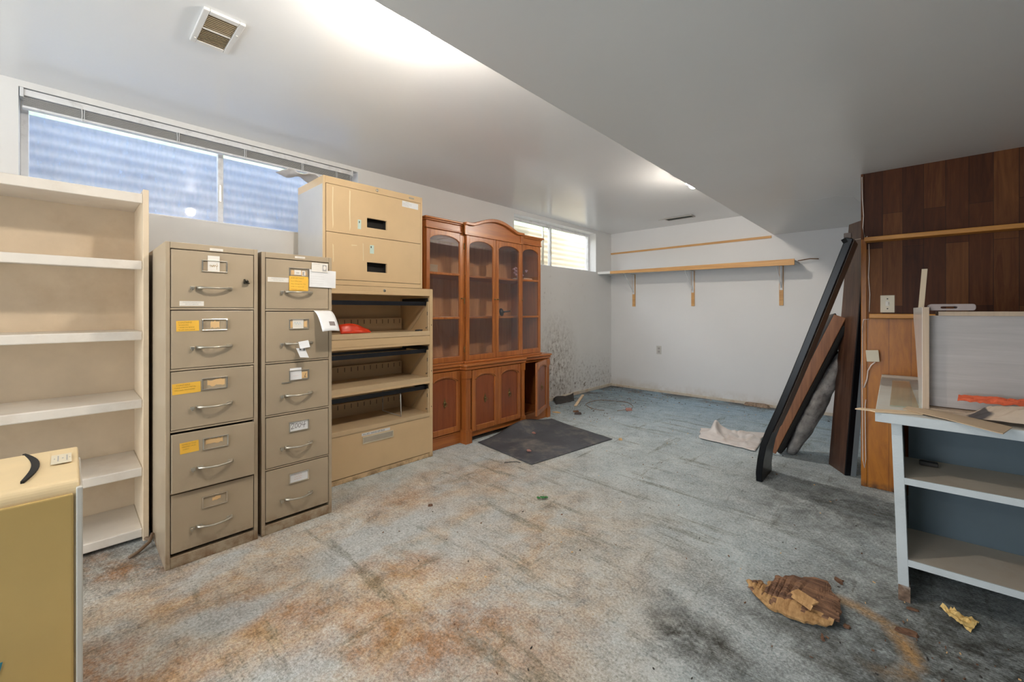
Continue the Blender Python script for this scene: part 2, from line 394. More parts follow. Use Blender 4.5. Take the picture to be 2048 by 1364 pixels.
M['stain_strip'] = mat('stained_tack_strip', (.66, .60, .50), .8, dirt=(.42, .22, .07), dirt_amt=.9, dirt_scale=6)
M['porcelain'] = mat('lamp_holder_porcelain', (.8, .8, .78), .3)

def newsprint():
    m = N('crumpled_newsprint'); c = m.coord()
    w = m.new('ShaderNodeTexWave', wave_type='BANDS', bands_direction='DIAGONAL'); w.inputs['Scale'].default_value = 38; w.inputs['Distortion'].default_value = 1.5; m.L(c, w.inputs['Vector'])
    base = m.ramp(m.noise(c, 5, 5), [(.3, (.50, .38, .28)), (.7, (.70, .58, .46))])
    k = m.math('MULTIPLY', m.ramp(w.outputs['Fac'], [(.5, 0.0), (.7, .55)]), m.ramp(m.noise(c, 6, 2), [(.48, 0.0), (.52, 1.0)]))
    cc = m.mix(k, base, (.16, .14, .13))
    cc = m.mix(m.ramp(m.noise(m.coord(loc=(3, 1, 2)), 7, 2), [(.63, 0.0), (.66, .9)]), cc, (.04, .04, .05))
    m.set(Base_Color=cc, Roughness=.8); return m.m
M['news'] = newsprint()
M['news_red'] = mat('orange_red_print', (.72, .13, .05), .6)

def partition_wood():
    m = N('plank_panelling')
    g = m.wcoord()
    x = m.sep(g)
    br = m.new('ShaderNodeTexBrick'); br.offset = .37; br.offset_frequency = 2
    v = m.new('ShaderNodeCombineXYZ'); m.L(x[2], v.inputs[0]); m.L(x[0], v.inputs[1]); m.L(v.outputs[0], br.inputs['Vector'])
    for k_, val in (('Scale', 1.0), ('Mortar Size', .0012), ('Brick Width', .62), ('Row Height', .098), ('Bias', -.1)): br.inputs[k_].default_value = val
    br.inputs['Color1'].default_value = (0, 0, 0, 1); br.inputs['Color2'].default_value = (1, 1, 1, 1); br.inputs['Mortar'].default_value = (.0, .0, .0, 1)
    gr = m.noise(m.wcoord((16, 3, 1.7)), 1.3, 7, .65, 1.6)
    fi = m.noise(m.wcoord((90, 3, 5)), 1.2, 3)
    f = m.math('ADD', m.math('MULTIPLY', gr, .50), m.math('ADD', m.math('MULTIPLY', m.sep(br.outputs['Color'])[0], .40), m.math('MULTIPLY', fi, .15)))
    c = m.ramp(f, [(.22, (.040, .010, .003)), (.50, (.105, .031, .008)), (.80, (.25, .095, .026))])
    c = m.mix(m.math('MULTIPLY', br.outputs['Fac'], .8), c, (.02, .008, .004))
    m.set(Base_Color=c, Roughness=.55, Specular_IOR_Level=.25); return m.m
M['planks'] = partition_wood()
def lower_panel():
    m = N('orange_plywood'); g = m.wcoord(); x = m.sep(g)
    gr = m.noise(m.wcoord((12, 3, 2.2)), 1.5, 6, .6, 1.5)
    c = m.ramp(gr, [(.3, (.34, .105, .004)), (.7, (.52, .185, .010))])
    w = m.math('ABSOLUTE', m.math('SUBTRACT', m.math('FRACT', m.math('DIVIDE', m.math('ADD', x[0], .067), .107)), .5))
    c = m.mix(m.ramp(w, [(.482, 0.0), (.495, .8)]), c, (.09, .03, .008))
    k = m.math('MULTIPLY', m.maprange(x[2], .05, 0.0), m.ramp(m.noise(g, 20, 5), [(.4, .2), (.6, 1.0)]))
    c = m.mix(k, c, (.03, .02, .015))
    m.set(Base_Color=c, Roughness=.4); return m.m
M['lower_ply'] = lower_panel()

def glass(name, haze, hcol, tint=(1, 1, 1), gloss=.5, streak=9.0, hvar=.5, rough=.02):
    m = N(name); c = m.coord()
    tr = m.new('ShaderNodeBsdfTransparent'); tr.inputs[0].default_value = (*tint, 1)
    gl = m.new('ShaderNodeBsdfGlossy'); gl.inputs['Roughness'].default_value = rough; gl.inputs[0].default_value = (1, 1, 1, 1)
    df = m.new('ShaderNodeBsdfDiffuse'); df.inputs[0].default_value = (*hcol, 1)
    tl = m.new('ShaderNodeBsdfTranslucent'); tl.inputs[0].default_value = (*hcol, 1)
    dm = m.new('ShaderNodeMixShader'); dm.inputs[0].default_value = .5; m.L(df.outputs[0], dm.inputs[1]); m.L(tl.outputs[0], dm.inputs[2])
    n = m.noise(m.coord((1, 1, .35)), streak, 8, .75)
    hf = m.maprange(n, .3, .7, haze*(1-hvar), min(1, haze*(1+hvar)))
    m1 = m.new('ShaderNodeMixShader'); m.L(hf, m1.inputs[0]); m.L(tr.outputs[0], m1.inputs[1]); m.L(dm.outputs[0], m1.inputs[2])
    lw = m.new('ShaderNodeLayerWeight'); lw.inputs[0].default_value = .5
    fr_ = m.math('ADD', m.math('MULTIPLY', m.math('POWER', lw.outputs['Facing'], 4.0), .7), .035)
    m2 = m.new('ShaderNodeMixShader'); m.L(m.math('MULTIPLY', fr_, gloss*2, True), m2.inputs[0]); m.L(m1.outputs[0], m2.inputs[1]); m.L(gl.outputs[0], m2.inputs[2])
    m.L(m2.outputs[0], m.out.inputs['Surface']); m.n.remove(m.b)
    return m.m
M['pane_blue'] = glass('dusty_window_glass', .28, (.46, .60, .86), streak=38, gloss=.6, hvar=.45)
M['pane_clear'] = glass('dusty_far_window_glass', .12, (.80, .80, .72), streak=10)
M['hutch_glass'] = glass('hutch_door_glass', .05, (.55, .62, .70), gloss=.55)
M['sheet_glass'] = glass('green_sheet_glass', .10, (.70, .80, .72), (.93, .98, .95), .5)
def corrugated(name, a, b):
    m = N(name); c = m.coord()
    cc = m.ramp(m.noise(c, 2.5, 6), [(.3, a), (.7, b)]); m.set(Base_Color=cc, Roughness=.5, Metallic=.15); return m.m
M['well_grey'] = corrugated('galvanised_well_steel', (.20, .175, .185), (.36, .33, .34))
M['well_tan'] = corrugated('sunlit_well_steel', (.24, .19, .11), (.34, .28, .18))

def bulb_mat():
    m = N('glowing_bulb'); e = m.new('ShaderNodeEmission'); e.inputs[0].default_value = (*BULB_COLOR, 1); e.inputs[1].default_value = BULB_STRENGTH
    m.L(e.outputs[0], m.out.inputs['Surface']); m.n.remove(m.b); return m.m
M['bulb'] = bulb_mat()

# ------------------------------------------------------------------ room shell
XW, YB, ZC, ZS, XS = -3.43, 5.99, 2.44, 2.15, -1.17      # left wall, back wall, ceiling, soffit underside, soffit edge
XR, YR = 3.4, -2.8                                         # right wall and rear wall, behind the camera
T = .2
def struct(name, mb, m, **k): return tag(mb.build(name, m, None, **k), kind='structure')
struct('floor', MB().box(XW-T, XR+T, YR-T, YB+T, -.12, 0), M['carpet'])
struct('ceiling', MB().box(XW-T, XR+T, YR-T, YB+T, ZC, ZC+.15), M['ceiling'])
struct('ceiling_soffit', MB().box(XS, XR, YR, YB, ZS, ZC), M['soffit'], bevel=.004)
struct('wall_back', MB().box(XW-T, XR+T, YB, YB+T, 0, ZC), M['wall'])
struct('wall_right', MB().box(XR, XR+T, YR, YB, 0, ZC), M['wall'])
# unseen doorway added in the wall behind the camera for fill daylight
D3 = (-2.7, -.6, .04, 2.08)
struct('wall_rear', MB().box(XW-T, D3[0], YR-T, YR, 0, ZC).box(D3[1], XR+T, YR-T, YR, 0, ZC).box(D3[0], D3[1], YR-T, YR, 0, D3[2]).box(D3[0], D3[1], YR-T, YR, D3[3], ZC), M['wall'])
for k_, (sx_, sy_, cx_, cy_, rz_) in enumerate(((D3[1]-D3[0], D3[3]-D3[2], (D3[0]+D3[1])/2, YR-T, 0),)):
    pd = bpy.data.lights.new('portal', 'AREA'); pd.shape = 'RECTANGLE'; pd.size = sx_; pd.size_y = sy_; pd.cycles.is_portal = True
    po = bpy.data.objects.new('portal', pd); COL.objects.link(po); po.location = (cx_, cy_, 1.06); po.rotation_euler = (R(90), 0, R(rz_))
struct('added_fill_door', MB().box(D3[0], D3[0]+.06, YR-.12, YR-.06, D3[2], D3[3]).box(D3[1]-.06, D3[1], YR-.12, YR-.06, D3[2], D3[3]).box(-1.68, -1.62, YR-.12, YR-.06, D3[2], D3[3]).box(D3[0], D3[1], YR-.12, YR-.06, D3[3]-.06, D3[3]), M['trim'])
W1 = (-.184, 1.709, 1.806, 2.405); W2 = (3.688, 5.535, 1.795, 2.385)
wl = MB()
wl.box(XW-T, XW, YR, W1[0], 0, ZC).box(XW-T, XW, W1[1], W2[0], 0, ZC).box(XW-T, XW, W2[1], YB, 0, ZC)
for w in (W1, W2): wl.box(XW-T, XW, w[0], w[1], 0, w[2]).box(XW-T, XW, w[0], w[1], w[3], ZC)
struct('wall_left', wl, M['wall_left'])
struct('baseboard_left', MB().box(XW, XW+.014, 3.78, 4.55, 0, .045).box(XW, XW+.018, 4.62, 5.99, 0, .042), M['stain_strip'], bevel=.003)
struct('baseboard_back', MB().box(XW, 1.2, YB-.014, YB, 0, .035), M['stain_strip'], bevel=.003)

for (P_, z_, nm_) in (([(-1.30, .42), (-1.36, .50), (-1.42, .72), (-1.50, .86), (-1.56, 1.10)], ZC, 'ceiling'), ([(-.78, 4.10), (-.55, 4.35), (-.40, 4.30), (-.30, 4.42), (-.26, 4.9)], ZS, 'ceiling_soffit')):
    MB().tube([(x_, y_, z_+.001) for x_, y_ in P_], .0022, 5).build('paint_crack', M['ceiling'], bpy.data.objects[nm_])
# windows: frame, mullion and each pane
def window(idx, w, mull, pane_mat, low=None):
    y0, y1, z0, z1 = w; xf = XW-.15
    f = MB()
    f.box(xf-.03, xf+.03, y0, y0+.03, z0, z1).box(xf-.03, xf+.03, y1-.03, y1, z0, z1)
    f.box(xf-.03, xf+.03, y0+.03, y1-.03, z1-.03, z1).box(xf-.03, xf+.03, y0+.03, y1-.03, z0, z0+.035)
    for ym in mull: f.box(xf-.025, xf+.02, ym-.016, ym+.016, z0+.035, z1-.03)
    root = struct('window_%d' % idx, f, M['trim'], bevel=.003)
    for a, b in zip([y0+.03]+[m+.016 for m in mull], [m-.016 for m in mull]+[y1-.03]):
        MB().box(xf-.004, xf, a, b, z0+.035, z1-.03).build('pane', pane_mat, root)
    s = MB().box(xf+.03, XW, y0, y1, z0-.001, z0+.006); s.build('window_sill', M['trim'], root)
    la = MB()
    for ym in mull: la.box(xf+.02, xf+.03, ym-.012, ym+.002, z0+.18, z0+.30)
    la.build('window_latch', M['chrome'], root, bevel=.002)
    return root
win1 = window(1, W1, [.744], M['pane_blue'])
MB().box(XW-.119, XW-.10, .2, .742, 1.812, 1.828).build('wooden_sill_strip', M['oak'], win1)
win2 = window(2, W2, [4.58], M['pane_clear'])
MB().box(XW-.185, XW-.155, 4.44, 4.455, 1.83, 2.36).build('sash_bar', M['chrome'], win2)

# partition with wood panelling
PX, PY = -.21, 3.755
part = MB().box(PX, XR, PY, PY+.09, 0, ZS)
wp = struct('wall_partition', part, M['lower_ply'])
MB().box(PX+.018, XR, PY-.006, PY, 1.155, ZS).build('plank_panelling', M['planks'], wp)
MB().box(PX, PX+.018, PY-.010, PY, 1.70, ZS).build('dark_edge_trim', M['planks'], wp, bevel=.002)
MB().box(PX, PX+.03, PY-.010, PY, 0.0, 1.70).build('corner_trim', M['lower_ply'], wp, bevel=.003)
solo(MB().box(PX+.022, XR-.05, PY-.11, PY-.010, 1.672, 1.700), 'wall_shelf', M['oak'], 'long orange wood shelf high on the plank-panelled wall, above the light switch', 'shelf', (0, PY, 1.67), bevel=.004)
solo(MB().box(PX+.045, XR-.05, PY-.07, PY-.010, 1.158, 1.188), 'wall_ledge', M['oak'], 'orange wood ledge just below the light switch on the panelled wall', 'shelf', (0, PY, 1.158), bevel=.004)

# ------------------------------------------------------------------ ceiling lamps
def ceiling_lamp(loc, label, group=None):
    x, y, z = loc
    t = thing('ceiling_lamp', (x, y, ZC), label, 'lamp', group)
    MB().lathe((x, y, ZC), (0, 0, -1), [(0, .062), (.012, .062), (.02, .05), (.045, .034), (.075, .032)]).build('lamp_holder', M['porcelain'], t, smooth=True)
    MB().lathe((x, y, ZC), (0, 0, -1), [(.048, .034), (.058, .050), (.070, .062), (.096, .068), (.098, .066), (.072, .058), (.062, .046), (.054, .032)], 28).build('added_glare_shade', M['porcelain'], t, smooth=True)  # shade added to keep bulb light off the nearby ceiling
    MB().sphere((x, y, z), .042, u=16, v=10).build('bulb', M['bulb'], t, smooth=True)
ceiling_lamp((-1.36, .93, 2.31), 'glowing ceiling bulb half hidden behind the soffit edge nearest the camera')
ceiling_lamp((-1.355, 3.80, 2.335), 'small glowing bulb peeking past the soffit edge toward the back wall')
ceiling_lamp((-1.385, -1.9, 2.31), 'added ceiling bulb for fill light behind the camera, outside the view')  # unseen bulb added behind the camera to brighten the room

# ------------------------------------------------------------------ outside the windows
def well(name, y0, y1, xd, ztop, m, label):
    mb = MB(); prof = []
    n = 220; z0 = 1.55
    path = []
    for i in range(9): a = i/8*math.pi/2; path.append((XW-T-.02 - (xd-.35)*0 - (.35)*math.sin(a)*0, 0))
    P = [(XW-T, y0)]; 
    for i in range(9): a = i/8*math.pi/2; P.append((-(-XW+T) - (xd-.3) - .3*math.sin(a), y0 + .3 - .3*math.cos(a)))
    for i in range(9): a = math.pi/2 - i/8*math.pi/2; P.append((-(-XW+T) - (xd-.3) - .3*math.sin(a), y1 - .3 + .3*math.cos(a)))
    P.append((XW-T, y1))
    rows = int((ztop-z0)/.0075)
    cy = (y0+y1)/2; cx = XW-T
    vs = []
    for r in range(rows+1):
        z = z0 + (ztop-z0)*r/rows; d = .012*math.sin(2*math.pi*z/.085)
        ring = []
        for (x, y) in P:
            v = Vector((x-cx, y-cy)); v = v.normalized()*d
            ring.append(mb.bm.verts.new((x+v.x, y+v.y, z)))
        vs.append(ring)
    for r in range(rows):
        for k in range(len(P)-1): mb._face([vs[r][k], vs[r][k+1], vs[r+1][k+1], vs[r+1][k]])
    o = solo(mb, name, m, label, 'window well', (cx, cy, z0), smooth=True)
    return o
well('window_well', -.62, 2.15, .68, 2.535, M['well_grey'], 'corrugated grey steel window well behind the nearer window')
well('window_well', 3.2, 7.3, .62, 2.50, M['well_tan'], 'corrugated sunlit tan window well behind the far small window')
g = MB(); 
g.box(XW-T-1.5, XW-T, -.62, 2.15, 1.5, 1.56).box(XW-T-1.5, XW-T, 3.2, 7.3, 1.5, 1.56)
solo(g, 'gravel_bed', mat('gravel', (.30, .28, .25), .9, var=.4, scale=30), 'gravel at the bottom of the window wells', 'gravel', (-4.2, 0, 1.5), kind='stuff')
def bank():
    mb = MB(); nx, ny = 30, 70; V = []
    for i in range(nx+1):
        row = []
        for j in range(ny+1):
            x = -4.45 - i*.13; y = -3.5 + j*.17
            z = 2.46 + (i*.13)*.42 + .06*noise.noise(Vector((x*2, y*2, 0))) + .03*noise.noise(Vector((x*9, y*9, 2)))
            row.append(mb.bm.verts.new((x, y, z)))
        V.append(row)
    for i in range(nx):
        for j in range(ny): mb._face([V[i][j], V[i][j+1], V[i+1][j+1], V[i+1][j]])
    return mb
solo(bank(), 'grass_bank', M['leaf_out'], 'bright green grassy bank seen over the rim of the window wells', 'grass', (-4.5, 1, 2.5), kind='stuff', smooth=True)
random.seed(5)
wd_ = MB()
wd_.tube([(-4.0, -.02, 1.56), (-3.95, .02, 1.75), (-3.9, .0, 1.93)], .003, 5)
wd_.tube([(-3.95, .02, 1.75), (-3.9, .12, 1.90), (-3.86, .22, 1.93)], .0025, 5)
for p in ((-3.9, .0, 1.93), (-3.89, .03, 1.91), (-3.9, -.03, 1.90), (-3.86, .22, 1.93), (-3.87, .16, 1.91), (-3.92, .06, 1.82)):
    wd_.sphere(p, .022, 1, 1.3, .5, 8, 5, .5, p[1]*9)
solo(wd_, 'weed', mat('yellow_weed', (.55, .55, .16), .7), 'yellow-green weed growing behind the nearer window pane', 'plant', (-4.0, 0, 1.56), smooth=True)
# unseen wall added over the basement, slanted edge shaped to shade the far well
hw = MB().prism([(-4, ZC+.15), (5.75, ZC+.15), (6.25, ZC+.0), (5.35, ZC+.62), (4.7, ZC+3.2), (-4, ZC+3.2)], 'x', XW-T, XW-.02)
struct('added_sun_blocker', hw, mat('outside_render', (.6, .58, .54), .8))

# ------------------------------------------------------------------ venetian blind
def blind():
    t = thing('venetian_blind', (XW-.03, .76, 2.40), 'white venetian blind pulled fully up along the top of the long window', 'window blind')
    y0, y1 = -.178, 1.655
    MB().box(XW-.05, XW-.004, y0, y1, 2.365, 2.400).build('headrail', M['trim'], t, bevel=.003)
    s = MB()
    for i in range(9):
        z = 2.358 - i*.0052
        s.box(XW-.045, XW-.010, y0+.01, y1-.01, z-.0012, z+.0012)
    s.build('slat_stack', mat('grey_slats', (.50, .50, .48), .4), t)
    MB().box(XW-.048, XW-.008, y0+.005, y1-.005, 2.300, 2.313).build('bottom_rail', M['trim'], t, bevel=.003)
    for y in (.05, .48, .86, 1.25, 1.52):
        MB().tube([(XW-.005, y, 2.37), (XW-.003, y+.002, 2.33), (XW-.005, y, 2.296)], .0022, 6).tube([(XW-.005, y+.012, 2.37), (XW-.002, y+.010, 2.33), (XW-.005, y+.012, 2.296)], .0016, 6).build('ladder_cord', M['trim'], t)
    for y in (-.18, 1.652): MB().box(XW-.055, XW+.002, y, y+.014, 2.355, 2.404).build('end_bracket', M['white_metal'], t, bevel=.002)
blind()

# ------------------------------------------------------------------ label helpers (planes facing +X)
EY, EZ = (0, 1, 0), (0, 0, 1)
def card_x(name, parent, x, y0, y1, z0, z1, m, lines=None, size=.008, inkm='ink', tilt=0.0, strokes=None, sw=.0012, gap=1.5, align='LEFT', top=None, thick=.0008, pad=.006):
    """a small card on a plane facing +X, with its writing"""
    ct, st = math.cos(R(tilt)), math.sin(R(tilt)); ex = Vector((0, ct, st)); ey = Vector((0, -st, ct))
    c = Vector((x, (y0+y1)/2, (z0+z1)/2)); w, h = y1-y0, z1-z0
    o = c - ex*w/2 - ey*h/2
    mb = MB(); mb.obox(o, ex*w, ey*h, Vector((thick, 0, 0)))
    mb2 = mb
    if lines:
        yy = h - (top if top is not None else size*1.25)
        for ln in lines:
            s_, txt = ln if isinstance(ln, tuple) else (size, ln)
            off = w/2 if align == 'CENTER' else pad
            mb.text(txt, o + ex*off + ey*yy + Vector((thick, 0, 0)), ex, ey, s_, align=align); yy -= size*gap
    if strokes:
        mb.strokes(strokes, o + Vector((thick, 0, 0)), ex, ey, sw)
    if parent is None: return mb, [M[m], M[inkm]], c
    return mb.build(name, [M[m], M[inkm]], parent, recalc=False)

def file_cabinet(y0, y1, xf, depth, H, label, n=5, open_i=None):
    """tall narrow drawer unit: front plane at x=xf facing +X"""
    t = thing('filing_cabinet', (xf-depth/2, (y0+y1)/2, 0), label, 'filing cabinet')
    b = MB(); s = .018
    b.box(xf-depth, xf, y0, y0+s, 0, H).box(xf-depth, xf, y1-s, y1, 0, H)                    # sides
    b.box(xf-depth, xf, y0+s, y1-s, H-.03, H).box(xf-depth, xf-depth+.01, y0+s, y1-s, 0, H-.03)  # top and back
    b.box(xf-depth+.01, xf-.002, y0+s, y1-s, 0, .052)                                         # plinth
    zt0 = H-.033; pitch = (zt0-.055)/n; dh = pitch-.0155
    for i in range(1, n):
        z = zt0 - i*pitch; b.box(xf-.03, xf-.002, y0+s, y1-s, z+.003, z+.0125)
    b.build('body', M['tan_steel'], t, bevel=.0022)
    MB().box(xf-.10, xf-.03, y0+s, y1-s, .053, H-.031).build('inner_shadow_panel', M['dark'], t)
    ds = []
    cy = (y0+y1)/2
    for i in range(n):
        zt = zt0 - i*pitch - .001; zb = zt - dh; px = xf + (.018 if i == open_i else .001)
        sl = -.004 if i == open_i else 0
        m = MB().box(px-.022, px, y0+s+.003, y1-s-.003, zb+sl, zt+sl)
        d = m.build('drawer', M['tan_steel'], t, bevel=.002)
        zh = zt - .178
        # bow handle
        pts = []
        for k in range(13):
            a = k/12; yy = cy-.066 + .132*a; out = .034*math.sin(math.pi*a)**.7
            pts.append((px+.004+out, yy, zh))
        rr = [.011 if k in (0, 12) else (.0105 if k in (1, 11) else .0068) for k in range(13)]
        MB().tube(pts, rr, 8, flat=.75).box(px, px+.008, cy-.074, cy-.05, zh-.008, zh+.008).box(px, px+.008, cy+.05, cy+.074, zh-.008, zh+.008).build('handle', M['handle_metal'], d, smooth=True, bevel=.001)
        MB().box(px, px+.016, cy-.098, cy-.082, zh-.007, zh+.006).box(px+.006, px+.014, cy-.094, cy-.088, zh-.014, zh-.006).build('thumb_latch', M['handle_metal'], d, bevel=.0015)
        # label holder frame
        hy0, hy1, hz0, hz1 = cy-.053, cy+.053, zt-.098, zt-.041
        f = MB().box(px, px+.007, hy0, hy1, hz1-.004, hz1).box(px, px+.007, hy0, hy1, hz0, hz0+.004)
        f.box(px, px+.007, hy0, hy0+.006, hz0+.004, hz1-.004).box(px, px+.007, hy1-.006, hy1, hz0+.004, hz1-.004)
        f.build('label_holder', M['chrome'], d, bevel=.001)
        ds.append((d, px, zt, hy0, hy1, hz0, hz1))
    return t, ds

XF = -2.49
fc1, D1 = file_cabinet(.305, .685, XF, .70, 1.532, 'tall taupe steel five-drawer filing cabinet beside the cream bookcase', open_i=3)
fc2, D2 = file_cabinet(.703, 1.078, XF-.003, .70, 1.525, 'taupe steel five-drawer filing cabinet with papers hanging from it, nearer the tan lateral cabinets')

# cabinet one: stickers, lock, scraps
d, px, zt, hy0, hy1, hz0, hz1 = D1[0]
card_x('paper_slip', d, px+.003, .466, .515, hz0+.003, zt-.018, 'card', strokes=[[(.006+.006*i, .028+.004*math.sin(i*2.2)) for i in range(7)], [(.010, .021), (.014, .030), (.018, .021), (.022, .032), (.026, .022), (.031, .033)], [(.037, .010), (.038, .040)]], inkm='brown_ink', sw=.0013)
card_x('sticker', d, px+.0002, .357, .451, zt-.266, zt-.243, 'card', ["SALESMEN'S SAMPLES ETC", 'DO NOT REMOVE'], .0062, 'grey_ink', align='CENTER')
card_x('sticker', fc1, XF, .475, .530, 1.506, 1.518, 'card', ['INVENTORY'], .006, 'grey_ink', align='CENTER', top=.009)
lk = MB().lathe((px, .632, zt-.138), (1, 0, 0), [(0, .009), (.006, .009), (.007, .005)]).box(px+.004, px+.022, .618, .622, zt-.148, zt-.126).box(px+.004, px+.02, .618, .642, zt-.150, zt-.145).box(px+.004, px+.02, .630, .634, zt-.150, zt-.134)
lk.build('lock', mat('blackened_lock', (.05, .045, .035), .4, .6), d)
def scrap(parent, px, y0, y1, z0, z1, seed, m='buff'):
    random.seed(seed); pts = []
    n = 9
    for k in range(n): pts.append((y0+(y1-y0)*k/(n-1), z0 + (z1-z0)*random.uniform(0, .22)))
    for k in range(n): pts.append((y1-(y1-y0)*k/(n-1), z1 - (z1-z0)*random.uniform(0, .28)))
    MB().prism(pts, 'x', px+.0002, px+.001).build('torn_paper', M[m], parent)
d, px, zt, hy0, hy1, hz0, hz1 = D1[1]
card_x('card', d, px+.0002, .345, .432, zt-.098, zt-.048, 'yellow', [(.0105, 'CONTAINS'), '*SCISSORS', '* RIBBON BANK', '*KUFF MACHINE'], .0088, 'brown_ink', tilt=1, gap=1.28, top=.012)
scrap(d, px, .478, .515, hz0+.008, hz1-.006, 1)
d, px, zt, hy0, hy1, hz0, hz1 = D1[2]
card_x('card', d, px+.0002, .330, .438, zt-.106, zt-.055, 'yellow', [(.0105, '   CONTAINS'), '*TAGS STRING METAL', '*PRICING MACHINES'], .0085, 'brown_ink', tilt=1.5, gap=1.3, top=.013)
scrap(d, px, .465, .537, hz0+.012, hz1-.005, 2)
d, px, zt, hy0, hy1, hz0, hz1 = D1[3]
card_x('card', d, px+.0002, .356, .428, zt-.097, zt-.045, 'yellow', ['*BARBS for TAGS', '*PRINTED SALES', '  CARDS'], .0075, 'brown_ink', tilt=2, gap=1.5, top=.012)
scrap(d, px, .455, .525, hz0+.022, hz1-.004, 3)
d, px, zt, hy0, hy1, hz0, hz1 = D1[4]
scrap(d, px, .485, .520, hz0+.024, hz1-.012, 4)
# cabinet two
d, px, zt, hy0, hy1, hz0, hz1 = D2[0]
scrap(d, px, .850, .930, hz0+.012, hz1-.014, 5)
card_x('label_slip', d, px+.0014, .866, .902, hz0+.018, hz1-.012, 'card', ['with'], .009, 'ink', align='CENTER', top=.018)
card_x('letter_slip', d, px+.0014, .908, .925, hz0+.014, hz1-.014, 'card', ['E'], .026, 'ink', top=.025, pad=.001)
card_x('sticker', d, px+.0002, .732, .838, zt-.125, zt-.100, 'card', ["SALESMEN'S SAMPLES ETC", 'DO NOT REMOVE'], .0062, 'grey_ink', align='CENTER')
card_x('sticker', fc2, XF-.003, .870, .925, 1.506, 1.516, 'card', ['INVENTORY'], .0055, 'grey_ink', align='CENTER', top=.008)
d, px, zt, hy0, hy1, hz0, hz1 = D2[1]
card_x('label_slip', d, px+.0012, .858, .915, hz0+.004, hz1-.002, 'card', strokes=[[(.008+.004*i, .028+.008*math.sin(i*1.9)) for i in range(10)]], inkm='blue_ink')
scrap(d, px, .843, .858, hz0+.004, hz1-.006, 6); scrap(d, px, .918, .934, hz0+.008, hz1-.01, 7)
d, px, zt, hy0, hy1, hz0, hz1 = D2[2]
card_x('label_slip', d, px+.0016, .844, .905, hz0+.003, hz1+.012, 'paper', tilt=1.5, strokes=[[(.015+.004*i, .022+.002*math.sin(i*2.5)) for i in range(8)]], inkm='red_ink', sw=.0008)
card_x('letter_slip', d, px+.0008, .900, .936, hz0+.008, hz1-.014, 'buff', strokes=[[(.022, .008), (.028, .026)], [(.02, .006), (.03, .006)]], sw=.0022)
MB().box(px, px+.006, .80, .85, hz0-.010, hz0-.005).build('bent_holder_strip', M['chrome'], d, bevel=.001)
d, px, zt, hy0, hy1, hz0, hz1 = D2[3]
g2004 = [[(.006, .032), (.011, .040), (.018, .040), (.020, .034), (.014, .022), (.006, .012), (.022, .014)],
         [(.034, .038), (.028, .034), (.026, .022), (.030, .014), (.037, .018), (.040, .030), (.037, .038), (.034, .038)],
         [(.052, .038), (.046, .034), (.044, .022), (.048, .014), (.055, .018), (.058, .030), (.055, .038), (.052, .038)],
         [(.066, .040), (.062, .026), (.072, .025), (.084, .027)], [(.078, .042), (.073, .010)]]
card_x('label_card', d, px+.0008, hy0+.006, hy1-.006, hz0+.004, hz1-.003, 'paper', strokes=g2004, sw=.0022)
d, px, zt, hy0, hy1, hz0, hz1 = D2[4]
card_x('label_card', d, px+.0008, hy0+.006, hy1-.006, hz0+.004, hz1-.003, 'paper', strokes=[[(.022+.004*i, .038-.012*r+.003*math.sin(i*2.3+r)) for i in range(11)] for r in range(3)], inkm='red_ink', sw=.0011)
# loose papers on cabinet two (each a thing)
XP = D2[0][1]
mb, ms, c = card_x('x', None, XP+.009, .837, .938, 1.322, 1.402, 'yellow', [(.0125, 'IMPORTANT'), 'Each Office item', 'Was Changed for This', 'order to receive an', 'important contents'], .0088, 'brown_ink', gap=1.72, top=.015, pad=.008)
tag(mb.build('notice_card', ms, None, origin=c, recalc=False), 'yellow card headed IMPORTANT tucked into the top label holder', 'card')
mb, ms, c = card_x('x', None, XP+.006, .946, 1.098, 1.345, 1.446, 'paper', inkm='grey_ink', tilt=-1, lines=['DATE      NAME        NO.', '---------------------------', '__________________', '__________________', '__________________', '__________________'], size=.0085, gap=1.6)
tag(mb.build('form_sheet', ms, None, origin=c, recalc=False), 'white printed form sheet taped over the cabinet edge', 'paper')
mb, ms, c = card_x('x', None, XP+.010, .957, 1.049, 1.434, 1.486, 'card', inkm='grey_ink', tilt=-1, lines=['member card', '......................', '......................', '......................'], size=.007, gap=1.5)
mb.mi = 1; mb.box(XP+.0108, XP+.0112, 1.018, 1.042, 1.440, 1.477); mb.mi = 0
mb.sphere((XP+.0115, 1.030, 1.460), .009, .08, .9, 1.35, 12, 8)
tag(mb.build('photo_card', ms, None, origin=c, recalc=False), 'small identity card with a portrait photo on the cabinet front', 'card')
# curled paper sticking out of drawer two
def curled():
    mb = MB(); rows = []
    for i in range(15):
        a = i/14
        x = XP + .003 + .105*a**.9; z = 1.209 - .035*a - .083*a**2.2
        y0 = .970 + .012*a - .004*a; rows.append([mb.bm.verts.new((x, y0+.098*k/6, z + .004*math.sin(k/6*3.1)*a)) for k in range(7)])
    for i in range(14):
        for k in range(6):
            mb.mi = 0
            f = mb._face([rows[i][k], rows[i][k+1], rows[i+1][k+1], rows[i+1][k]])
            if i in (10, 11) and k in (3, 4) : f.material_index = 1
    return mb
solo(curled(), 'curled_paper', [M['paper'], mat('grey_square_print', (.22, .18, .17), .7)], 'curled white paper slip with a dark square hanging out of the drawer', 'paper', (XP, 1.02, 1.2), smooth=True, solid=.0008)
ky = MB(); 
ky.obox((XP+.045, .872, 1.320-.289+.004), (.006, .050, .008), (.012, .006, -.038), (.0012, 0, .0004))
ky.obox((XP+.040, .862, 1.320-.289-.030), (.004, .045, -.004), (.010, .018, -.052), (.0012, 0, .0004))
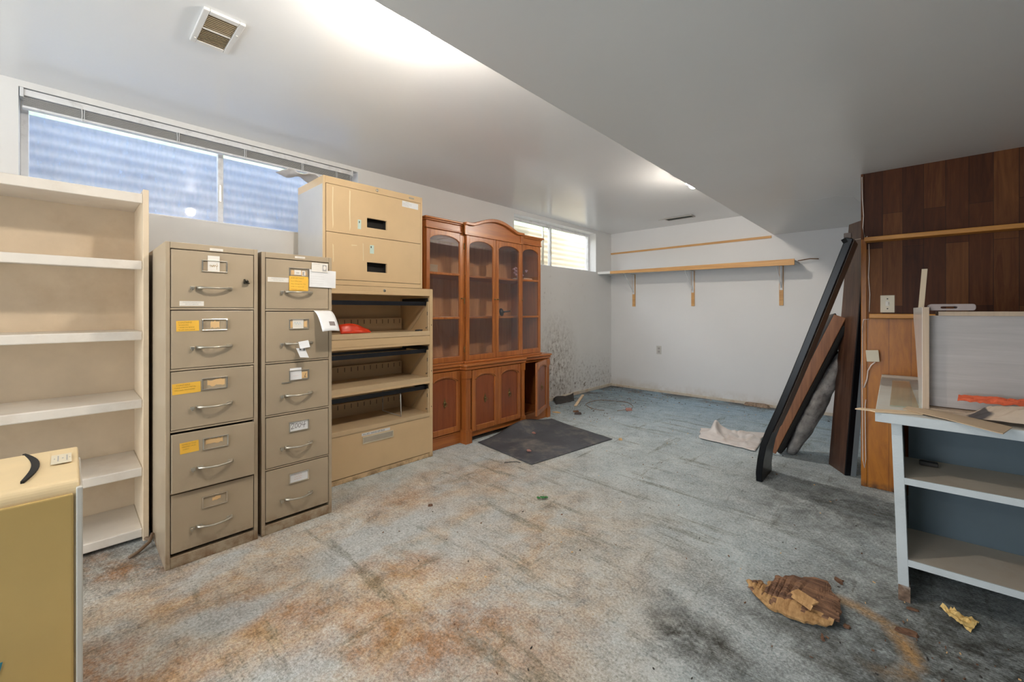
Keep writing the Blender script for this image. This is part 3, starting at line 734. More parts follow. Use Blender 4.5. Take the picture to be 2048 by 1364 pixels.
ky.mi = 1; ky.tube([(XP+.040, .868, 1.035), (XP+.046, .862, 1.02), (XP+.05, .87, 1.008), (XP+.046, .878, 1.02), (XP+.040, .868, 1.035)], .0012, 6).box(XP+.050, XP+.052, .876, .884, .99, 1.02).box(XP+.048, XP+.050, .898, .904, .985, 1.008)
solo(ky, 'key_tag', [M['paper'], mat('dull_key_steel', (.25, .25, .24), .4, .8)], 'pair of white key tags with keys hanging from a drawer handle', 'key tag', (XP+.04, .87, 1.03))

# ------------------------------------------------------------------ lateral cabinets
XL = -2.845
def lateral_upper():
    y0, y1, z0, z1, dp = 1.172, 1.965, 1.388, 2.125, .45
    t = thing('lateral_file_cabinet', (XL-.22, (y0+y1)/2, z0), 'tan two-drawer lateral file cabinet stacked on top of the open one', 'filing cabinet')
    b = MB().box(XL-dp, XL, y0, y0+.016, z0, z1).box(XL-dp, XL, y1-.016, y1, z0, z1).box(XL-dp, XL, y0+.016, y1-.016, z1-.048, z1)
    b.box(XL-dp, XL, y0+.016, y1-.016, z0, z0+.034).box(XL-dp, XL-dp+.01, y0+.016, y1-.016, z0, z1)
    b.build('body', M['cream_steel'], t, bevel=.002)
    MB().box(XL-dp+.004, XL-.012, y0-.001, y0, z0+.01, z1-.055).build('side_panel', M['side_reflection'], t)
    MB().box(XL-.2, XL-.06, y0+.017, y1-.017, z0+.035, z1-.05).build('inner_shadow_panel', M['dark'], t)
    lo, hi, mid = z0+.037, z1-.051, 1.748
    for (a, bb, hz) in ((mid+.002, hi, 1.82), (lo, mid-.002, 1.497)):
        f = MB(); ya, yb = y0+.019, y1-.019; ha, hb, hc, hd = 1.486, 1.647, hz-.004, hz+.066
        for q in ((ya, ha, a, bb), (hb, yb, a, bb), (ha, hb, a, hc), (ha, hb, hd, bb)): f.box(XL-.018, XL+.001, *q)
        d = f.build('drawer_front', M['cream_steel'], t, bevel=0)
        r = MB().box(XL-.06, XL-.018, ha-.004, ha, hc, hd).box(XL-.06, XL-.018, hb, hb+.004, hc, hd).box(XL-.06, XL-.056, ha, hb, hc, hd)
        r.build('handle_recess', M['dark'], d)
        if hz > 1.7:
            card_x('sticker', d, XL+.0015, 1.777, 1.924, 2.020, 2.066, 'paper', [(.0085, '          NOTICE'), 'please keep these drawers', 'locked and return the key', 'to the front office'], .0075, 'grey_ink', tilt=-1.0, gap=1.3)
            card_x('sticker', d, XL+.0015, 1.415, 1.440, 1.795, 1.862, 'mint', tilt=-1); MB().box(XL+.0025, XL+.003, 1.424, 1.430, 1.838, 1.852).build('sticker_mark', M['ink'], d)
            for y, w in ((1.235, .006), (1.355, .008)):
                MB().prism([(y, 1.77), (y+w, 1.80), (y+w*.5, 1.93), (y+w*.9, 2.055), (y-.002, 2.06), (y-.004, 1.9)], 'x', XL+.001, XL+.0018).build('tape_remnant', M['tape'], d)
        else:
            card_x('sticker', d, XL+.0015, 1.508, 1.540, 1.628, 1.690, 'mint', tilt=0); MB().box(XL+.0025, XL+.003, 1.514, 1.521, 1.668, 1.682).build('sticker_mark', M['ink'], d)
            MB().prism([(1.455, 1.57), (1.461, 1.57), (1.459, 1.69), (1.453, 1.70)], 'x', XL+.001, XL+.0018).build('tape_remnant', M['tape'], d)
            MB().prism([(1.238, 1.54), (1.243, 1.55), (1.241, 1.66), (1.234, 1.67)], 'x', XL+.001, XL+.0018).build('tape_remnant', M['tape'], d)
            MB().prism([(1.37, 1.668), (1.41, 1.672), (1.409, 1.678), (1.368, 1.677)], 'x', XL+.001, XL+.0018).build('tape_remnant', M['tape'], d)
    MB().lathe((XL, 1.565, z1-.024), (1, 0, 0), [(0, .011), (.005, .011), (.006, .007)]).box(XL+.005, XL+.009, 1.563, 1.567, z1-.032, z1-.016).build('lock', M['chrome'], t)
    MB().box(XL, XL+.003, 1.84, 1.885, z1-.030, z1-.018).build('maker_plate', M['handle_metal'], t, bevel=.001)
lateral_upper()

def lateral_lower():
    y0, y1, z1, dp = 1.15, 2.068, 1.386, .45
    t = thing('lateral_file_cabinet', (XL-.22, (y0+y1)/2, 0), 'large tan lateral file cabinet with three open empty bays and one closed drawer', 'filing cabinet')
    b = MB().box(XL-dp, XL, y0, y0+.022, 0, z1).box(XL-dp, XL, y1-.03, y1, 0, z1).box(XL-dp, XL, y0+.022, y1-.03, z1-.052, z1)
    b.box(XL-dp, XL-dp+.01, y0+.022, y1-.03, 0, z1-.052).box(XL-dp+.01, XL-.004, y0+.022, y1-.03, 0, .035)
    b.build('body', M['cream_steel'], t, bevel=.002)
    yi0, yi1 = y0+.023, y1-.031
    levels = ((1.040, 1.332, 1.268), (.660, .935, .878), (.366, .614, .575))
    for i, (zf, ztop, zr) in enumerate(levels):
        # roll-out floor with front lip, back ledge with slots, black hanging rails
        MB().box(XL-dp+.012, XL-.002, yi0, yi1, zf-.012, zf-.002).box(XL-.006, XL+.001, yi0, yi1, zf-.034, zf+.003).build('bay_floor', M['inner_steel'], t, bevel=.001)
        lg = MB().box(XL-dp+.05, XL-dp+.06, yi0, yi1-.02, zf-.002, zf+.105)
        lg.build('slotted_back_ledge', M['inner_steel'], t)
        sl = MB()
        for k in range(15): y = yi0+.05+k*.055; sl.box(XL-dp+.0605, XL-dp+.062, y, y+.004, zf+.06, zf+.095)
        sl.build('divider_slots', M['ink'], t)
        rl = MB().box(XL-.07, XL-.045, yi0, yi1-.004, zr-.014, zr+.010).box(XL-.046, XL-.043, yi0, yi1-.004, zr-.018, zr+.014)
        rl.build('hanging_rail', M['black_rail'], t, bevel=.001)
        rl = MB().box(XL-dp+.09, XL-dp+.11, yi0, yi1-.004, zr-.014, zr+.006)
        rl.build('hanging_rail', M['black_rail'], t, bevel=.001)
        # side slide, brace and holes
        sd = MB().box(XL-.40, XL-.02, yi1-.008, yi1, ztop-.055, ztop-.02)
        sd.build('slide_cover', M['dark'], t)
        MB().box(XL-.026, XL-.004, yi1-.012, yi1-.002, zf, ztop-.05).build('corner_post', M['inner_steel'], t, bevel=.001)
        MB().box(XL-.018, XL-.012, yi1-.0135, yi1-.0115, zf+.13, zf+.16).box(XL-.018, XL-.013, yi1-.0135, yi1-.0115, zf+.03, zf+.036).box(XL-.05, XL-.04, yi1-.002, yi1-.0005, zf+.02, zf+.032).box(XL+.0005, XL+.001, y1-.016, y1-.011, zf+.045, zf+.055).build('catch_slots', M['ink'], t)
        # upper lip of the bay (receding door edge)
        MB().box(XL-.012, XL+.002, yi0, yi1, ztop-.004, ztop+.014).build('door_edge', M['cream_steel'], t, bevel=.002)
    fr = MB().box(XL-.02, XL, yi0, yi1, .950, 1.003); fr.build('front_rail', M['cream_steel'], t, bevel=.002)
    MB().box(XL-.03, XL-.004, yi0, yi1, .345, .362).build('drawer_gap', M['dark'], t)
    d = MB().box(XL-.02, XL+.001, yi0+.002, yi1+.002, .040, .338).build('drawer_front', M['cream_steel'], t, bevel=.002)
    ha, hb = 1.452, 1.700
    MB().box(XL, XL+.006, ha, hb, .290, .296).box(XL, XL+.006, ha, hb, .243, .249).box(XL, XL+.006, ha, ha+.006, .249, .290).box(XL, XL+.006, hb-.006, hb, .249, .290).build('pull_frame', M['ivory'], d, bevel=.001)
    MB().box(XL+.0005, XL+.002, ha+.006, hb-.006, .249, .290).build('pull_plate', M['chrome'], d)
    card_x('sticker', d, XL+.0015, 1.445, 1.672, .302, .322, 'paper', ['14 x 8.5  HANG-UP FILES'], .0165, 'ink', top=.0155, pad=.006)
    MB().lathe((XL, 1.625, z1-.026), (1, 0, 0), [(0, .011), (.005, .011), (.006, .007)]).box(XL+.005, XL+.009, 1.623, 1.627, z1-.034, z1-.018).build('lock', M['chrome'], t)
    # diagonal brace plates in the right of each bay
    for zf in (1.040, .660, .366): MB().prism([(XL-.30, zf), (XL-.27, zf), (XL-.05, zf+.20), (XL-.07, zf+.22)], 'y', yi1-.004, yi1-.001).build('side_brace', M['inner_steel'], t)
    # wire divider in the lowest bay
    w = MB()
    w.tube([(XL-.06, 1.80, .585), (XL-.05, 1.80, .372), (XL-.33, 1.80, .372), (XL-.33, 1.80, .585)], .004, 8)
    solo(w, 'wire_divider', M['white_metal'], 'white wire file divider standing in the lowest open bay', 'divider', (XL-.2, 1.80, .37), smooth=True)
    rd = MB(); P = []
    for i in range(15): a = i/14; P.append((XL-.16, 1.40+.17*a, 1.040+.006))
    V = []
    for i in range(15):
        a = i/14; h = .062 - .030*a*a + .012*math.sin(a*5); x = XL-.17 + .03*math.sin(a*4)
        V.append([rd.bm.verts.new((x+.02*math.cos(q)*(.6 if q else 1), 1.36+.25*a, 1.041 + h*(q/3.0))) for q in (0, 1, 2, 3)])
    for i in range(14):
        for q in range(3): rd._face([V[i][q], V[i+1][q], V[i+1][q+1], V[i][q+1]])
    solo(rd, 'plastic_scoop', M['red_plastic'], 'bright red plastic piece lying in the top open bay', 'plastic piece', (XL-.16, 1.45, 1.04), smooth=True, solid=.006)
    sc2 = MB(); sc2.tube([(XL-.05, 1.93, 1.047), (XL-.04, 1.96, 1.050), (XL-.045, 1.99, 1.047)], .006, 8).tube([(XL-.03, 1.94, 1.046), (XL-.035, 1.99, 1.05)], .004, 8)
    solo(sc2, 'metal_clip', M['black_rail'], 'small black clip lying at the right end of the top open bay', 'clip', (XL-.04, 1.96, 1.04), smooth=True)
lateral_lower()

# crumpled grey sheet on top of the lateral cabinet
def sheet(c00, c10, c11, c01, nx, ny, fn, mats=None):
    """a quad patch with heights/offsets from fn(u, v) -> Vector"""
    mb = MB(); V = []
    c00, c10, c11, c01 = map(Vector, (c00, c10, c11, c01))
    for i in range(nx+1):
        row = []
        for j in range(ny+1):
            u, v = i/nx, j/ny
            p = c00.lerp(c10, u).lerp(c01.lerp(c11, u), v) + fn(u, v)
            row.append(mb.bm.verts.new(p))
        V.append(row)
    for i in range(nx):
        for j in range(ny): mb._face([V[i][j], V[i+1][j], V[i+1][j+1], V[i][j+1]])
    return mb
def cr(seed, amp, f=3.0, base=0.0):
    def fn(u, v):
        q = Vector((u*f+seed, v*f, seed*.3))
        return Vector((0, 0, base + amp*abs(noise.noise(q)) + amp*.5*abs(noise.noise(q*2.7))))
    return fn
def fold(u, v):
    z = .004 + .035*math.exp(-((u-.35)/.22)**2)*(1-.4*v) + .012*abs(noise.noise(Vector((u*5, v*3, 1))))
    if u > .72: z += (u-.72)*.06
    return Vector((0, 0, z))
solo(sheet((-3.16, 1.21, 2.125), (-3.16, .98, 2.145), (-3.02, 1.02, 2.15), (-2.98, 1.25, 2.125), 24, 10, fold), 'crumpled_sheet', mat('grey_packing_foam', (.55, .52, .50), .7), 'crumpled grey packing sheet overhanging the top of the stacked tan cabinet', 'packing sheet', (-3.1, 1.1, 2.125), smooth=True, solid=.004)

# ------------------------------------------------------------------ cream bookcase (left)
def bookcase():
    xb, xf, yl, yr = -3.33, -2.905, -1.15, .289
    t = thing('bookcase', ((xb+xf)/2, -.4, 0), 'tall cream laminate bookcase with five empty shelves at the left edge', 'bookcase')
    MB().box(xb, xf+.004, yr-.024, yr, .0, 1.845).build('side_panel', M['laminate'], t, bevel=.002)
    MB().box(xb, xf+.004, yl, yl+.024, .0, 1.845).build('side_panel', M['laminate'], t, bevel=.002)
    MB().box(xb, xb+.012, yl+.024, yr-.024, .02, 1.82).build('back_panel', M['laminate'], t)
    MB().box(xb+.012, xf-.01, yl+.024, yr-.024, 1.79, 1.815).box(xf-.01, xf, yl+.024, yr-.024, 1.772, 1.822).build('top_shelf', M['laminate_edge'], t, bevel=.004)
    for z in (1.455, 1.085, .728, .370, .050):
        MB().box(xb+.012, xf-.028, yl+.024, yr-.024, z-.006, z+.014).box(xf-.028, xf-.008, yl+.024, yr-.024, z-.030, z+.016).build('shelf', M['laminate_edge'], t, bevel=.005)
bookcase()
cb = MB().tube([(-2.92, .27, .012), (-2.86, .292, .016), (-2.84, .296, .05), (-2.80, .28, .03), (-2.765, .235, .012), (-2.74, .20, .010)], .008, 8)
solo(cb, 'cable', mat('frayed_brown_cable', (.20, .13, .08), .7), 'short frayed brown cable on the carpet by the bookcase foot', 'cable', (-2.85, .25, 0), smooth=True)

# ------------------------------------------------------------------ yellowed plastic machine, lower left
def machine():
    x0, x1, y0, y1, H = -2.172, -1.750, -.62, .022, .715
    t = thing('dehumidifier', ((x0+x1)/2, (y0+y1)/2, 0), 'yellowed cream plastic dehumidifier with a black curved slot on top, nearest the camera', 'appliance')
    # body profile in (x,z): rounded top front edge
    pr = [(x0, 0), (x1-.012, 0)]
    for i in range(7): a = i/6*math.pi/2; pr.append((x1-.03+.024*math.cos(a)-.004, H-.03+.03*math.sin(a)))
    for i in range(5): a = math.pi/2+i/4*math.pi/2; pr.append((x0+.02+.02*math.cos(a), H+.008-.02+.02*math.sin(a)))
    MB().prism(pr, 'y', y0, y1).build('body', M['almond'], t, bevel=.006, seg=3)
    MB().box(x1-.012, x1-.001, y0+.01, y1-.012, .03, H-.035).build('front_panel', M['mustard'], t, bevel=.006, seg=3)
    MB().box(x0+.02, x1-.030, y1, y1+.006, .0, H-.03).box(x1-.030, x1+.001, y1-.008, y1+.006, 0, H-.02).build('side_panel', M['silver'], t, bevel=.003)
    # curved slot in the top
    ins, outs = [], []
    for i in range(13):
        q = i/12; xx = -2.200+.025 + .345*q; yb_ = -.108 + .013*q + .020*math.sin(math.pi*q)
        ins.append((xx, yb_)); outs.append((xx, yb_ + .003 + .015*math.sin(math.pi*min(1, max(0, q*.9+.05)))**.7))
    MB().prism(ins + outs[::-1], 'z', H-.02, H+.0085).build('top_slot', M['dark'], t)
    s = MB().box(-2.075, -1.955, -.040, .006, H+.008, H+.0088); s.mi = 1
    s.box(-2.055, -1.985, -.026, -.023, H+.0088, H+.0092).box(-2.055, -1.985, -.006, -.003, H+.0088, H+.0092).box(-2.025, -2.017, -.034, -.031, H+.0088, H+.0092).box(-2.025, -2.015, -.016, -.012, H+.0088, H+.0092).box(-2.023, -2.017, .000, .003, H+.0088, H+.0092)
    s.build('sticker', [M['ivory'], M['grey_ink']], t)
    MB().prism([(-.22, .24), (-.127, .242), (-.121, .272), (-.22, .278)], 'x', x1-.0012, x1+.0004).build('sticker', M['teal'], t)
machine()

# ------------------------------------------------------------------ cherry hutch
XH = -2.95
def arch_rail(mb, x0, x1, y0, y1, zspring, ztop, rise, n=12):
    """top rail of a door whose lower edge is a shallow arch"""
    pts = [(y0, ztop), (y0, zspring)]
    for i in range(n+1):
        a = i/n; yy = y0 + (y1-y0)*a; pts.append((yy, zspring + rise*math.sin(math.pi*a)**.6))
    pts += [(y1, zspring), (y1, ztop)]
    out = []
    for p in pts:
        if not out or (abs(out[-1][0]-p[0]) + abs(out[-1][1]-p[1])) > 1e-6: out.append(p)
    mb.prism(out[::-1], 'x', x0, x1)

def ring_pull(parent, x, y, z):
    """brass ring pull on a lozenge backplate"""
    mb = MB().prism([(y, z+.048), (y+.008, z+.022), (y+.016, z), (y+.008, z-.022), (y, z-.046), (y-.008, z-.022), (y-.016, z), (y-.008, z+.022)], 'x', x, x+.0025)
    mb.lathe((x, y, z), (1, 0, 0), [(0, .014), (.005, .012), (.009, .005), (.012, .004)], 14)
    pts = [(x+.012+.003*math.sin(k/14*2*math.pi), y+.016*math.sin(k/14*2*math.pi), z-.008+.018*math.cos(k/14*2*math.pi)) for k in range(15)]
    mb.tube(pts, .0028, 6, caps=False)
    return mb.build('ring_pull', M['brass'], parent, smooth=False)

def glass_door(t, name, y0, y1, z0, z1, x, muntins=(), knob=None, hinge=None):
    st = .036; f = MB()
    f.box(x-.022, x, y0, y0+st, z0, z1).box(x-.022, x, y1-st, y1, z0, z1).box(x-.022, x, y0+st, y1-st, z0, z0+.05)
    arch_rail(f, x-.022, x, y0+st, y1-st, z1-.085, z1, .045)
    for zm in muntins: f.box(x-.018, x-.002, y0+st, y1-st, zm-.010, zm+.010)
    d = f.build(name, M['cherry'], t, bevel=.003)
    gb = MB(); pts = [(y0+st-.004, z0+.045), (y1-st+.004, z0+.045), (y1-st+.004, z1-.08)]
    for i in range(11):
        a = 1-i/10; pts.append((y0+st + (y1-y0-2*st)*a, z1-.083 + .047*math.sin(math.pi*a)**.6))
    pts.append((y0+st-.004, z1-.08))
    gb.prism(pts, 'x', x-.013, x-.010).build('glass_pane', M['hutch_glass'], d)
    if knob is not None:
        MB().lathe((x, knob, 1.32), (1, 0, 0), [(0, .006), (.004, .006), (.008, .003), (.014, .007), (.018, .006), (.020, .002)], 12).build('knob', M['brass'], d, smooth=True)
    return d

def base_door(t, y0, y1, z0, z1, x, parent_loc=None):
    st = .045; f = MB()
    f.box(x-.022, x, y0, y0+st, z0, z1).box(x-.022, x, y1-st, y1, z0, z1).box(x-.022, x, y0+st, y1-st, z0, z0+.05)
    arch_rail(f, x-.022, x, y0+st, y1-st, z1-.095, z1, .04)
    d = f.build('door', M['cherry'], t, bevel=.005, seg=3)
    p = MB(); p.box(x-.016, x-.010, y0+st-.004, y1-st+.004, z0+.045, z1-.06).build('inset_panel', M['cherry_panel'], d)
    mo = MB(); arch = [(y0+st-.012 + (y1-y0-2*st+.024)*i/14, z1-.088 + .046*math.sin(math.pi*i/14)**.6) for i in range(15)]
    mo.tube([(x+.001, a, b) for a, b in arch], .004, 6).build('arch_moulding', M['cherry'], d, smooth=True)
    ring_pull(d, x-.010, (y0+y1)/2, z0+(z1-z0)*.50)
    return d

def hutch():
    y0, y1 = 2.076, 3.758; xb = -3.395; dB = XH+.03
    t = thing('china_cabinet', (-3.17, (y0+y1)/2, 0), 'cherry wood china cabinet with arched glass doors above and arched panel doors below', 'cabinet')
    # ---- base carcass
    b = MB()
    b.box(xb, XH, y0, y0+.02, 0, .67).box(xb, XH, y1-.02, y1, 0, .67).box(xb, xb+.01, y0+.02, y1-.02, .02, .67)
    b.box(xb+.01, XH-.02, y0+.02, y1-.02, .085, .105).box(xb+.01, XH, y0+.02, y1-.02, .645, .67)
    b.box(XH-.02, XH, 3.262, 3.282, .105, .645).box(XH-.02, XH, 2.44, 2.47, .105, .645)
    b.build('base_carcass', M['cherry'], t, bevel=.002)
    pl = MB().box(XH-.02, XH+.004, y0, 2.445, 0, .095).box(XH-.02, XH+.010, y0, 2.445, .095, .112)
    pl.box(XH-.02, XH+.055, 2.52, 3.20, .045, .095).box(XH-.02, XH+.004, 3.28, y1-.055, 0, .095)
    pl.build('plinth', M['cherry_h'], t, bevel=.004, seg=3)
    # pilasters with block feet and capitals
    for (a, b_, pr) in ((2.445, 2.520, .075), (3.198, 3.262, .075), (y1-.055, y1, .012)):
        x = XH+pr
        m = MB().box(XH-.01, x, a+.008, b_-.008, .12, .59).box(XH-.01, x+.010, a, b_, 0, .11).box(XH-.01, x+.006, a+.003, b_-.003, .11, .125).box(XH-.01, x+.006, a+.002, b_-.002, .59, .665)
        for k in range(2): yy = a+.022+k*(b_-a-.044); m.tube([(x, yy, .15), (x, yy, .57)], .0035, 6)
        m.build('pilaster', M['cherry'], t, bevel=.004, seg=3)
    # counter with breakfront
    ct = [(xb, y0-.006), (XH+.030, y0-.006), (XH+.030, 2.425), (XH+.075, 2.432), (XH+.100, 2.45), (XH+.100, 3.262), (XH+.075, 3.28), (XH+.030, 3.287), (XH+.030, y1+.020), (xb, y1+.020)]
    c2 = [(xb, y0-.003), (XH+.018, y0-.003), (XH+.018, 2.438), (XH+.088, 2.445), (XH+.088, 3.268), (XH+.018, 3.275), (XH+.018, y1+.010), (xb, y1+.010)]
    MB().prism(ct, 'z', .700, .722).prism(c2, 'z', .670, .700).build('counter', M['cherry_h'], t, bevel=.006, seg=3)
    # ---- doors below
    base_door(t, y0+.012, 2.436, .118, .664, XH+.022)
    base_door(t, 2.530, 2.862, .098, .664, XH+.078)
    base_door(t, 2.864, 3.192, .098, .664, XH+.078)
    d = base_door(t, 3.284, 3.698, .110, .664, XH+.022)
    # swing the last door open on its right-hand hinge
    hin = Vector((XH+.022, 3.698, 0)) - wloc(t)
    for ob in [d]:
        rot = Matrix.Translation(hin) @ Matrix.Rotation(R(24), 4, 'Z') @ Matrix.Translation(-hin)
        ob.matrix_local = rot
    # ---- hutch carcass
    h0, h1 = 2.078, 3.612; z0, z1 = .722, 1.93
    b = MB()
    b.box(xb, XH-.024, h0, h0+.02, z0, z1).box(xb, XH-.024, h1-.02, h1, z0, z1)
    b.box(xb+.012, XH-.024, h0+.02, h1-.02, z0, z0+.02).box(xb+.012, XH-.024, h0+.02, h1-.02, z1-.02, z1)
    b.box(XH-.044, XH-.002, 2.482, 2.508, z0, z1).box(XH-.036, XH-.024, 3.262, 3.280, z0+.02, z1-.02)
    b.build('hutch_carcass', M['cherry'], t, bevel=.002)
    MB().box(xb, xb+.012, h0+.02, h1-.02, z0, z1).build('back_panel', M['cherry_in'], t)
    for zs in (1.536, 1.143):
        MB().box(xb+.012, XH-.045, h0+.02, h1-.02, zs-.011, zs+.007).build('shelf', M['cherry_h'], t, bevel=.002)
    MB().box(XH-.024, XH+.012, 2.076, 2.484, z0, z0+.022).box(XH-.024, XH+.03, 2.484, 3.272, z0, z0+.022).box(XH-.024, XH+.012, 3.272, 3.616, z0, z0+.022).build('hutch_foot_moulding', M['cherry_h'], t, bevel=.006, seg=3)
    z2 = z0+.024
    glass_door(t, 'glass_door', 2.080, 2.480, z2, 1.915, XH, (1.536, 1.143), knob=2.462)
    glass_door(t, 'glass_door', 2.508, 2.888, z2, 1.905, XH+.022, (), knob=2.870)
    glass_door(t, 'glass_door', 2.892, 3.270, z2, 1.905, XH+.022, (), knob=2.910)
    glass_door(t, 'glass_door', 3.274, 3.610, z2, 1.915, XH, (1.536, 1.143), knob=3.290)
    hg = MB()
    for yy, zz in ((2.495, 1.80), (2.495, 1.30), (2.495, .85)): hg.tube([(XH+.004, yy, zz-.028), (XH+.004, yy, zz+.028)], .0045, 8)
    hg.build('hinges', M['brass'], t, smooth=True)
    # crown: frieze, moulding and arched pediment over the middle
    for (a, b_, xx) in ((2.074, 2.470, XH), (3.282, 3.618, XH)):
        cr_ = MB().box(xb, xx, a, b_, 1.93, 1.985).box(xx-.02, xx+.008, a-.002, b_, 1.918, 1.932)
        cr_.box(xb, xx+.014, a-.012, b_+.0, 1.985, 1.998).box(xb, xx+.028, a-.022 if a < 3 else a, b_ if a < 3 else b_+.024, 1.998, 2.014)
        cr_.build('crown_moulding', M['cherry_h'], t, bevel=.004, seg=3)
    a, b_ = 2.478, 3.280; x = XH+.024; w = b_-a
    def arc(lo, rise, n=22, s=.12):
        o = []
        for i in range(n+1):
            q = i/n; e = 0 if q < s or q > 1-s else math.sin(math.pi*(q-s)/(1-2*s))**1.1
            o.append((a + w*q, lo + rise*e))
        return o
    MB().prism([(a, 1.905), *arc(1.995, .075), (b_, 1.905)][::-1], 'x', xb+.05, x).box(x-.02, x+.010, a, b_, 1.905, 1.918).box(x-.02, x+.012, a, a+.035, 1.905, 1.995).box(x-.02, x+.012, b_-.035, b_, 1.905, 1.995).build('arched_pediment', M['cherry_h'], t, bevel=.003)
    up, lo = arc(2.022, .080), arc(1.995, .075)
    pts = [(p[0], p[1]) for p in up] + [(p[0], p[1]) for p in lo[::-1]]
    MB().prism(pts[::-1], 'x', xb+.05, x+.030).build('pediment_moulding', M['cherry'], t, bevel=.004, seg=3)
hutch()
# things inside the china cabinet
zs = 1.5435
solo(MB().box(-3.30, -3.10, 2.12, 2.31, zs, zs+.085), 'cardboard_box', M['kraft'], 'small brown box on the top shelf behind the leftmost glass door', 'box', (-3.2, 2.2, zs), bevel=.003)
fl = MB(); random.seed(3)
fl.mi = 1; fl.tube([(-3.10, 3.37, zs+.02), (-3.09, 3.36, zs+.09), (-3.08, 3.39, zs+.15), (-3.08, 3.42, zs+.17)], .004, 6).tube([(-3.09, 3.37, zs+.06), (-3.07, 3.43, zs+.09), (-3.06, 3.49, zs+.10)], .003, 6); fl.mi = 0
for p, r in (((-3.08, 3.41, zs+.175), .026), ((-3.085, 3.345, zs+.11), .034), ((-3.08, 3.35, zs+.07), .03), ((-3.06, 3.49, zs+.105), .016), ((-3.08, 3.43, zs+.05), .028), ((-3.09, 3.39, zs+.035), .024)):
    for k in range(6):
        a = k*1.047+r*50; fl.sphere((p[0]+.4*r*math.sin(a*2), p[1]+.6*r*math.cos(a), p[2]+.6*r*math.sin(a)), r*.55, .8, 1.0, .5, 8, 6, .5, k+r*100)
fl.mi = 2
for k in range(7): fl.sphere((-3.10+random.uniform(-.03, .03), 3.36+k*.02, zs+.012), .022, 1.1, 1.3, .55, 8, 6, .5, k)
for f in fl.bm.faces:
    if f.material_index == 0 and f.calc_center_median().z < zs+.026: f.material_index = 2
solo(fl, 'dried_flowers', [M['pink'], mat('dry_stem', (.12, .08, .06), .8), mat('pale_pebbles', (.55, .50, .44), .7)], 'faded pink artificial flowers behind the rightmost glass door', 'flowers', (-3.09, 3.40, zs), smooth=True)
solo(MB().box(-3.12, -3.03, 3.42, 3.56, zs, zs+.025), 'wooden_block', mat('pale_block', (.62, .40, .28), .6), 'pale wooden block beside the pink flowers on the top shelf', 'block', (-3.07, 3.5, zs), bevel=.004)
zs2 = 1.1505
kn = MB().lathe((-3.05, 3.09, zs2+.042), (.75, .25, .12), [(-.012, .020), (-.008, .040), (.0, .042), (.010, .034), (.014, .012), (.016, .010)]).lathe((-3.045, 3.10, zs2+.044), (.5, .85, .1), [(0, .009), (.05, .008), (.085, .006)], 12)
solo(kn, 'door_knob', [mat('dark_knob_metal', (.05, .05, .05), .3, .7)], 'dark round door knob with a stem on the middle cabinet shelf', 'knob', (-3.05, 3.09, zs2), smooth=True)

# ------------------------------------------------------------------ rubber mat
def mat_fn(u, v):
    x = .004 + .004*abs(noise.noise(Vector((u*4, v*4, 0))))
    lift = .085*math.exp(-((u-.55)/.28)**2)*max(0, v-.72)/.28                 # ridden up against the cabinet feet
    return Vector((0, 0, x + lift))
mtob = sheet((-2.115, 2.475, 0), (-1.985, 3.490, 0), (-2.835, 3.66, 0), (-2.83, 2.56, 0), 40, 30, mat_fn)
solo(mtob, 'rubber_mat', M['rubber'], 'dusty black rubber floor mat in front of the china cabinet', 'mat', (-2.5, 3.0, 0), smooth=True, solid=.005)
for (x, y, lab) in ((-2.62, 3.10, 'pinkish rubble crumb on the black mat near the cabinet door'), (-2.32, 2.68, 'tiny red crumb on the near part of the black mat')):
    solo(MB().sphere((x, y, .018), .018, 1.3, .8, .55, 8, 6, .6, x*9), 'rubble_crumb', M['brick'], lab, 'rubble', (x, y, .01))
th = MB().tube([(-2.30, 2.36, .006), (-2.26, 2.40, .010), (-2.24, 2.44, .006), (-2.20, 2.44, .008)], .0025, 6)
solo(th, 'thread', mat('dark_thread', (.03, .04, .045), .8), 'dark thread strand trailing from the near edge of the mat', 'thread', (-2.25, 2.4, 0))

# ------------------------------------------------------------------ shelf on the back wall
solo(MB().prism([(XW+.004, 2.108), (-1.19, 2.112), (-1.19, 2.142), (XW+.004, 2.132)], 'y', YB-.018, YB), 'wall_batten', M['pine'], 'thin bare pine batten high on the white back wall', 'batten', (-2.3, YB, 2.12), bevel=.002)
sh = thing('wall_shelf', (-2.2, YB-.2, 1.76), 'long sagging pine shelf on metal brackets along the white back wall', 'shelf')
MB().prism([(XW+.004, 1.800), (-.90, 1.790), (-.90, 1.764), (XW+.004, 1.774)], 'y', YB-.400, YB-.004).build('shelf_board', M['white_shelf'], sh, bevel=.002)
MB().prism([(XW+.22, 1.802), (-.885, 1.792), (-.885, 1.722), (XW+.22, 1.762)], 'y', YB-.420, YB-.400).build('front_edge_board', M['pine'], sh, bevel=.002)
MB().prism([(XW+.004, 1.802), (XW+.22, 1.802), (XW+.22, 1.762), (XW+.004, 1.768)], 'y', YB-.419, YB-.401).build('painted_edge_end', M['white_shelf'], sh, bevel=.002)
solo(MB().tube([(-.90, YB-.10, 1.797), (-.78, YB-.12, 1.810), (-.70, YB-.13, 1.80)], .012, 8, flat=.5), 'wood_scrap', M['rot'], 'dark wood scrap poking past the right end of the back shelf', 'scrap', (-.8, YB-.1, 1.79))
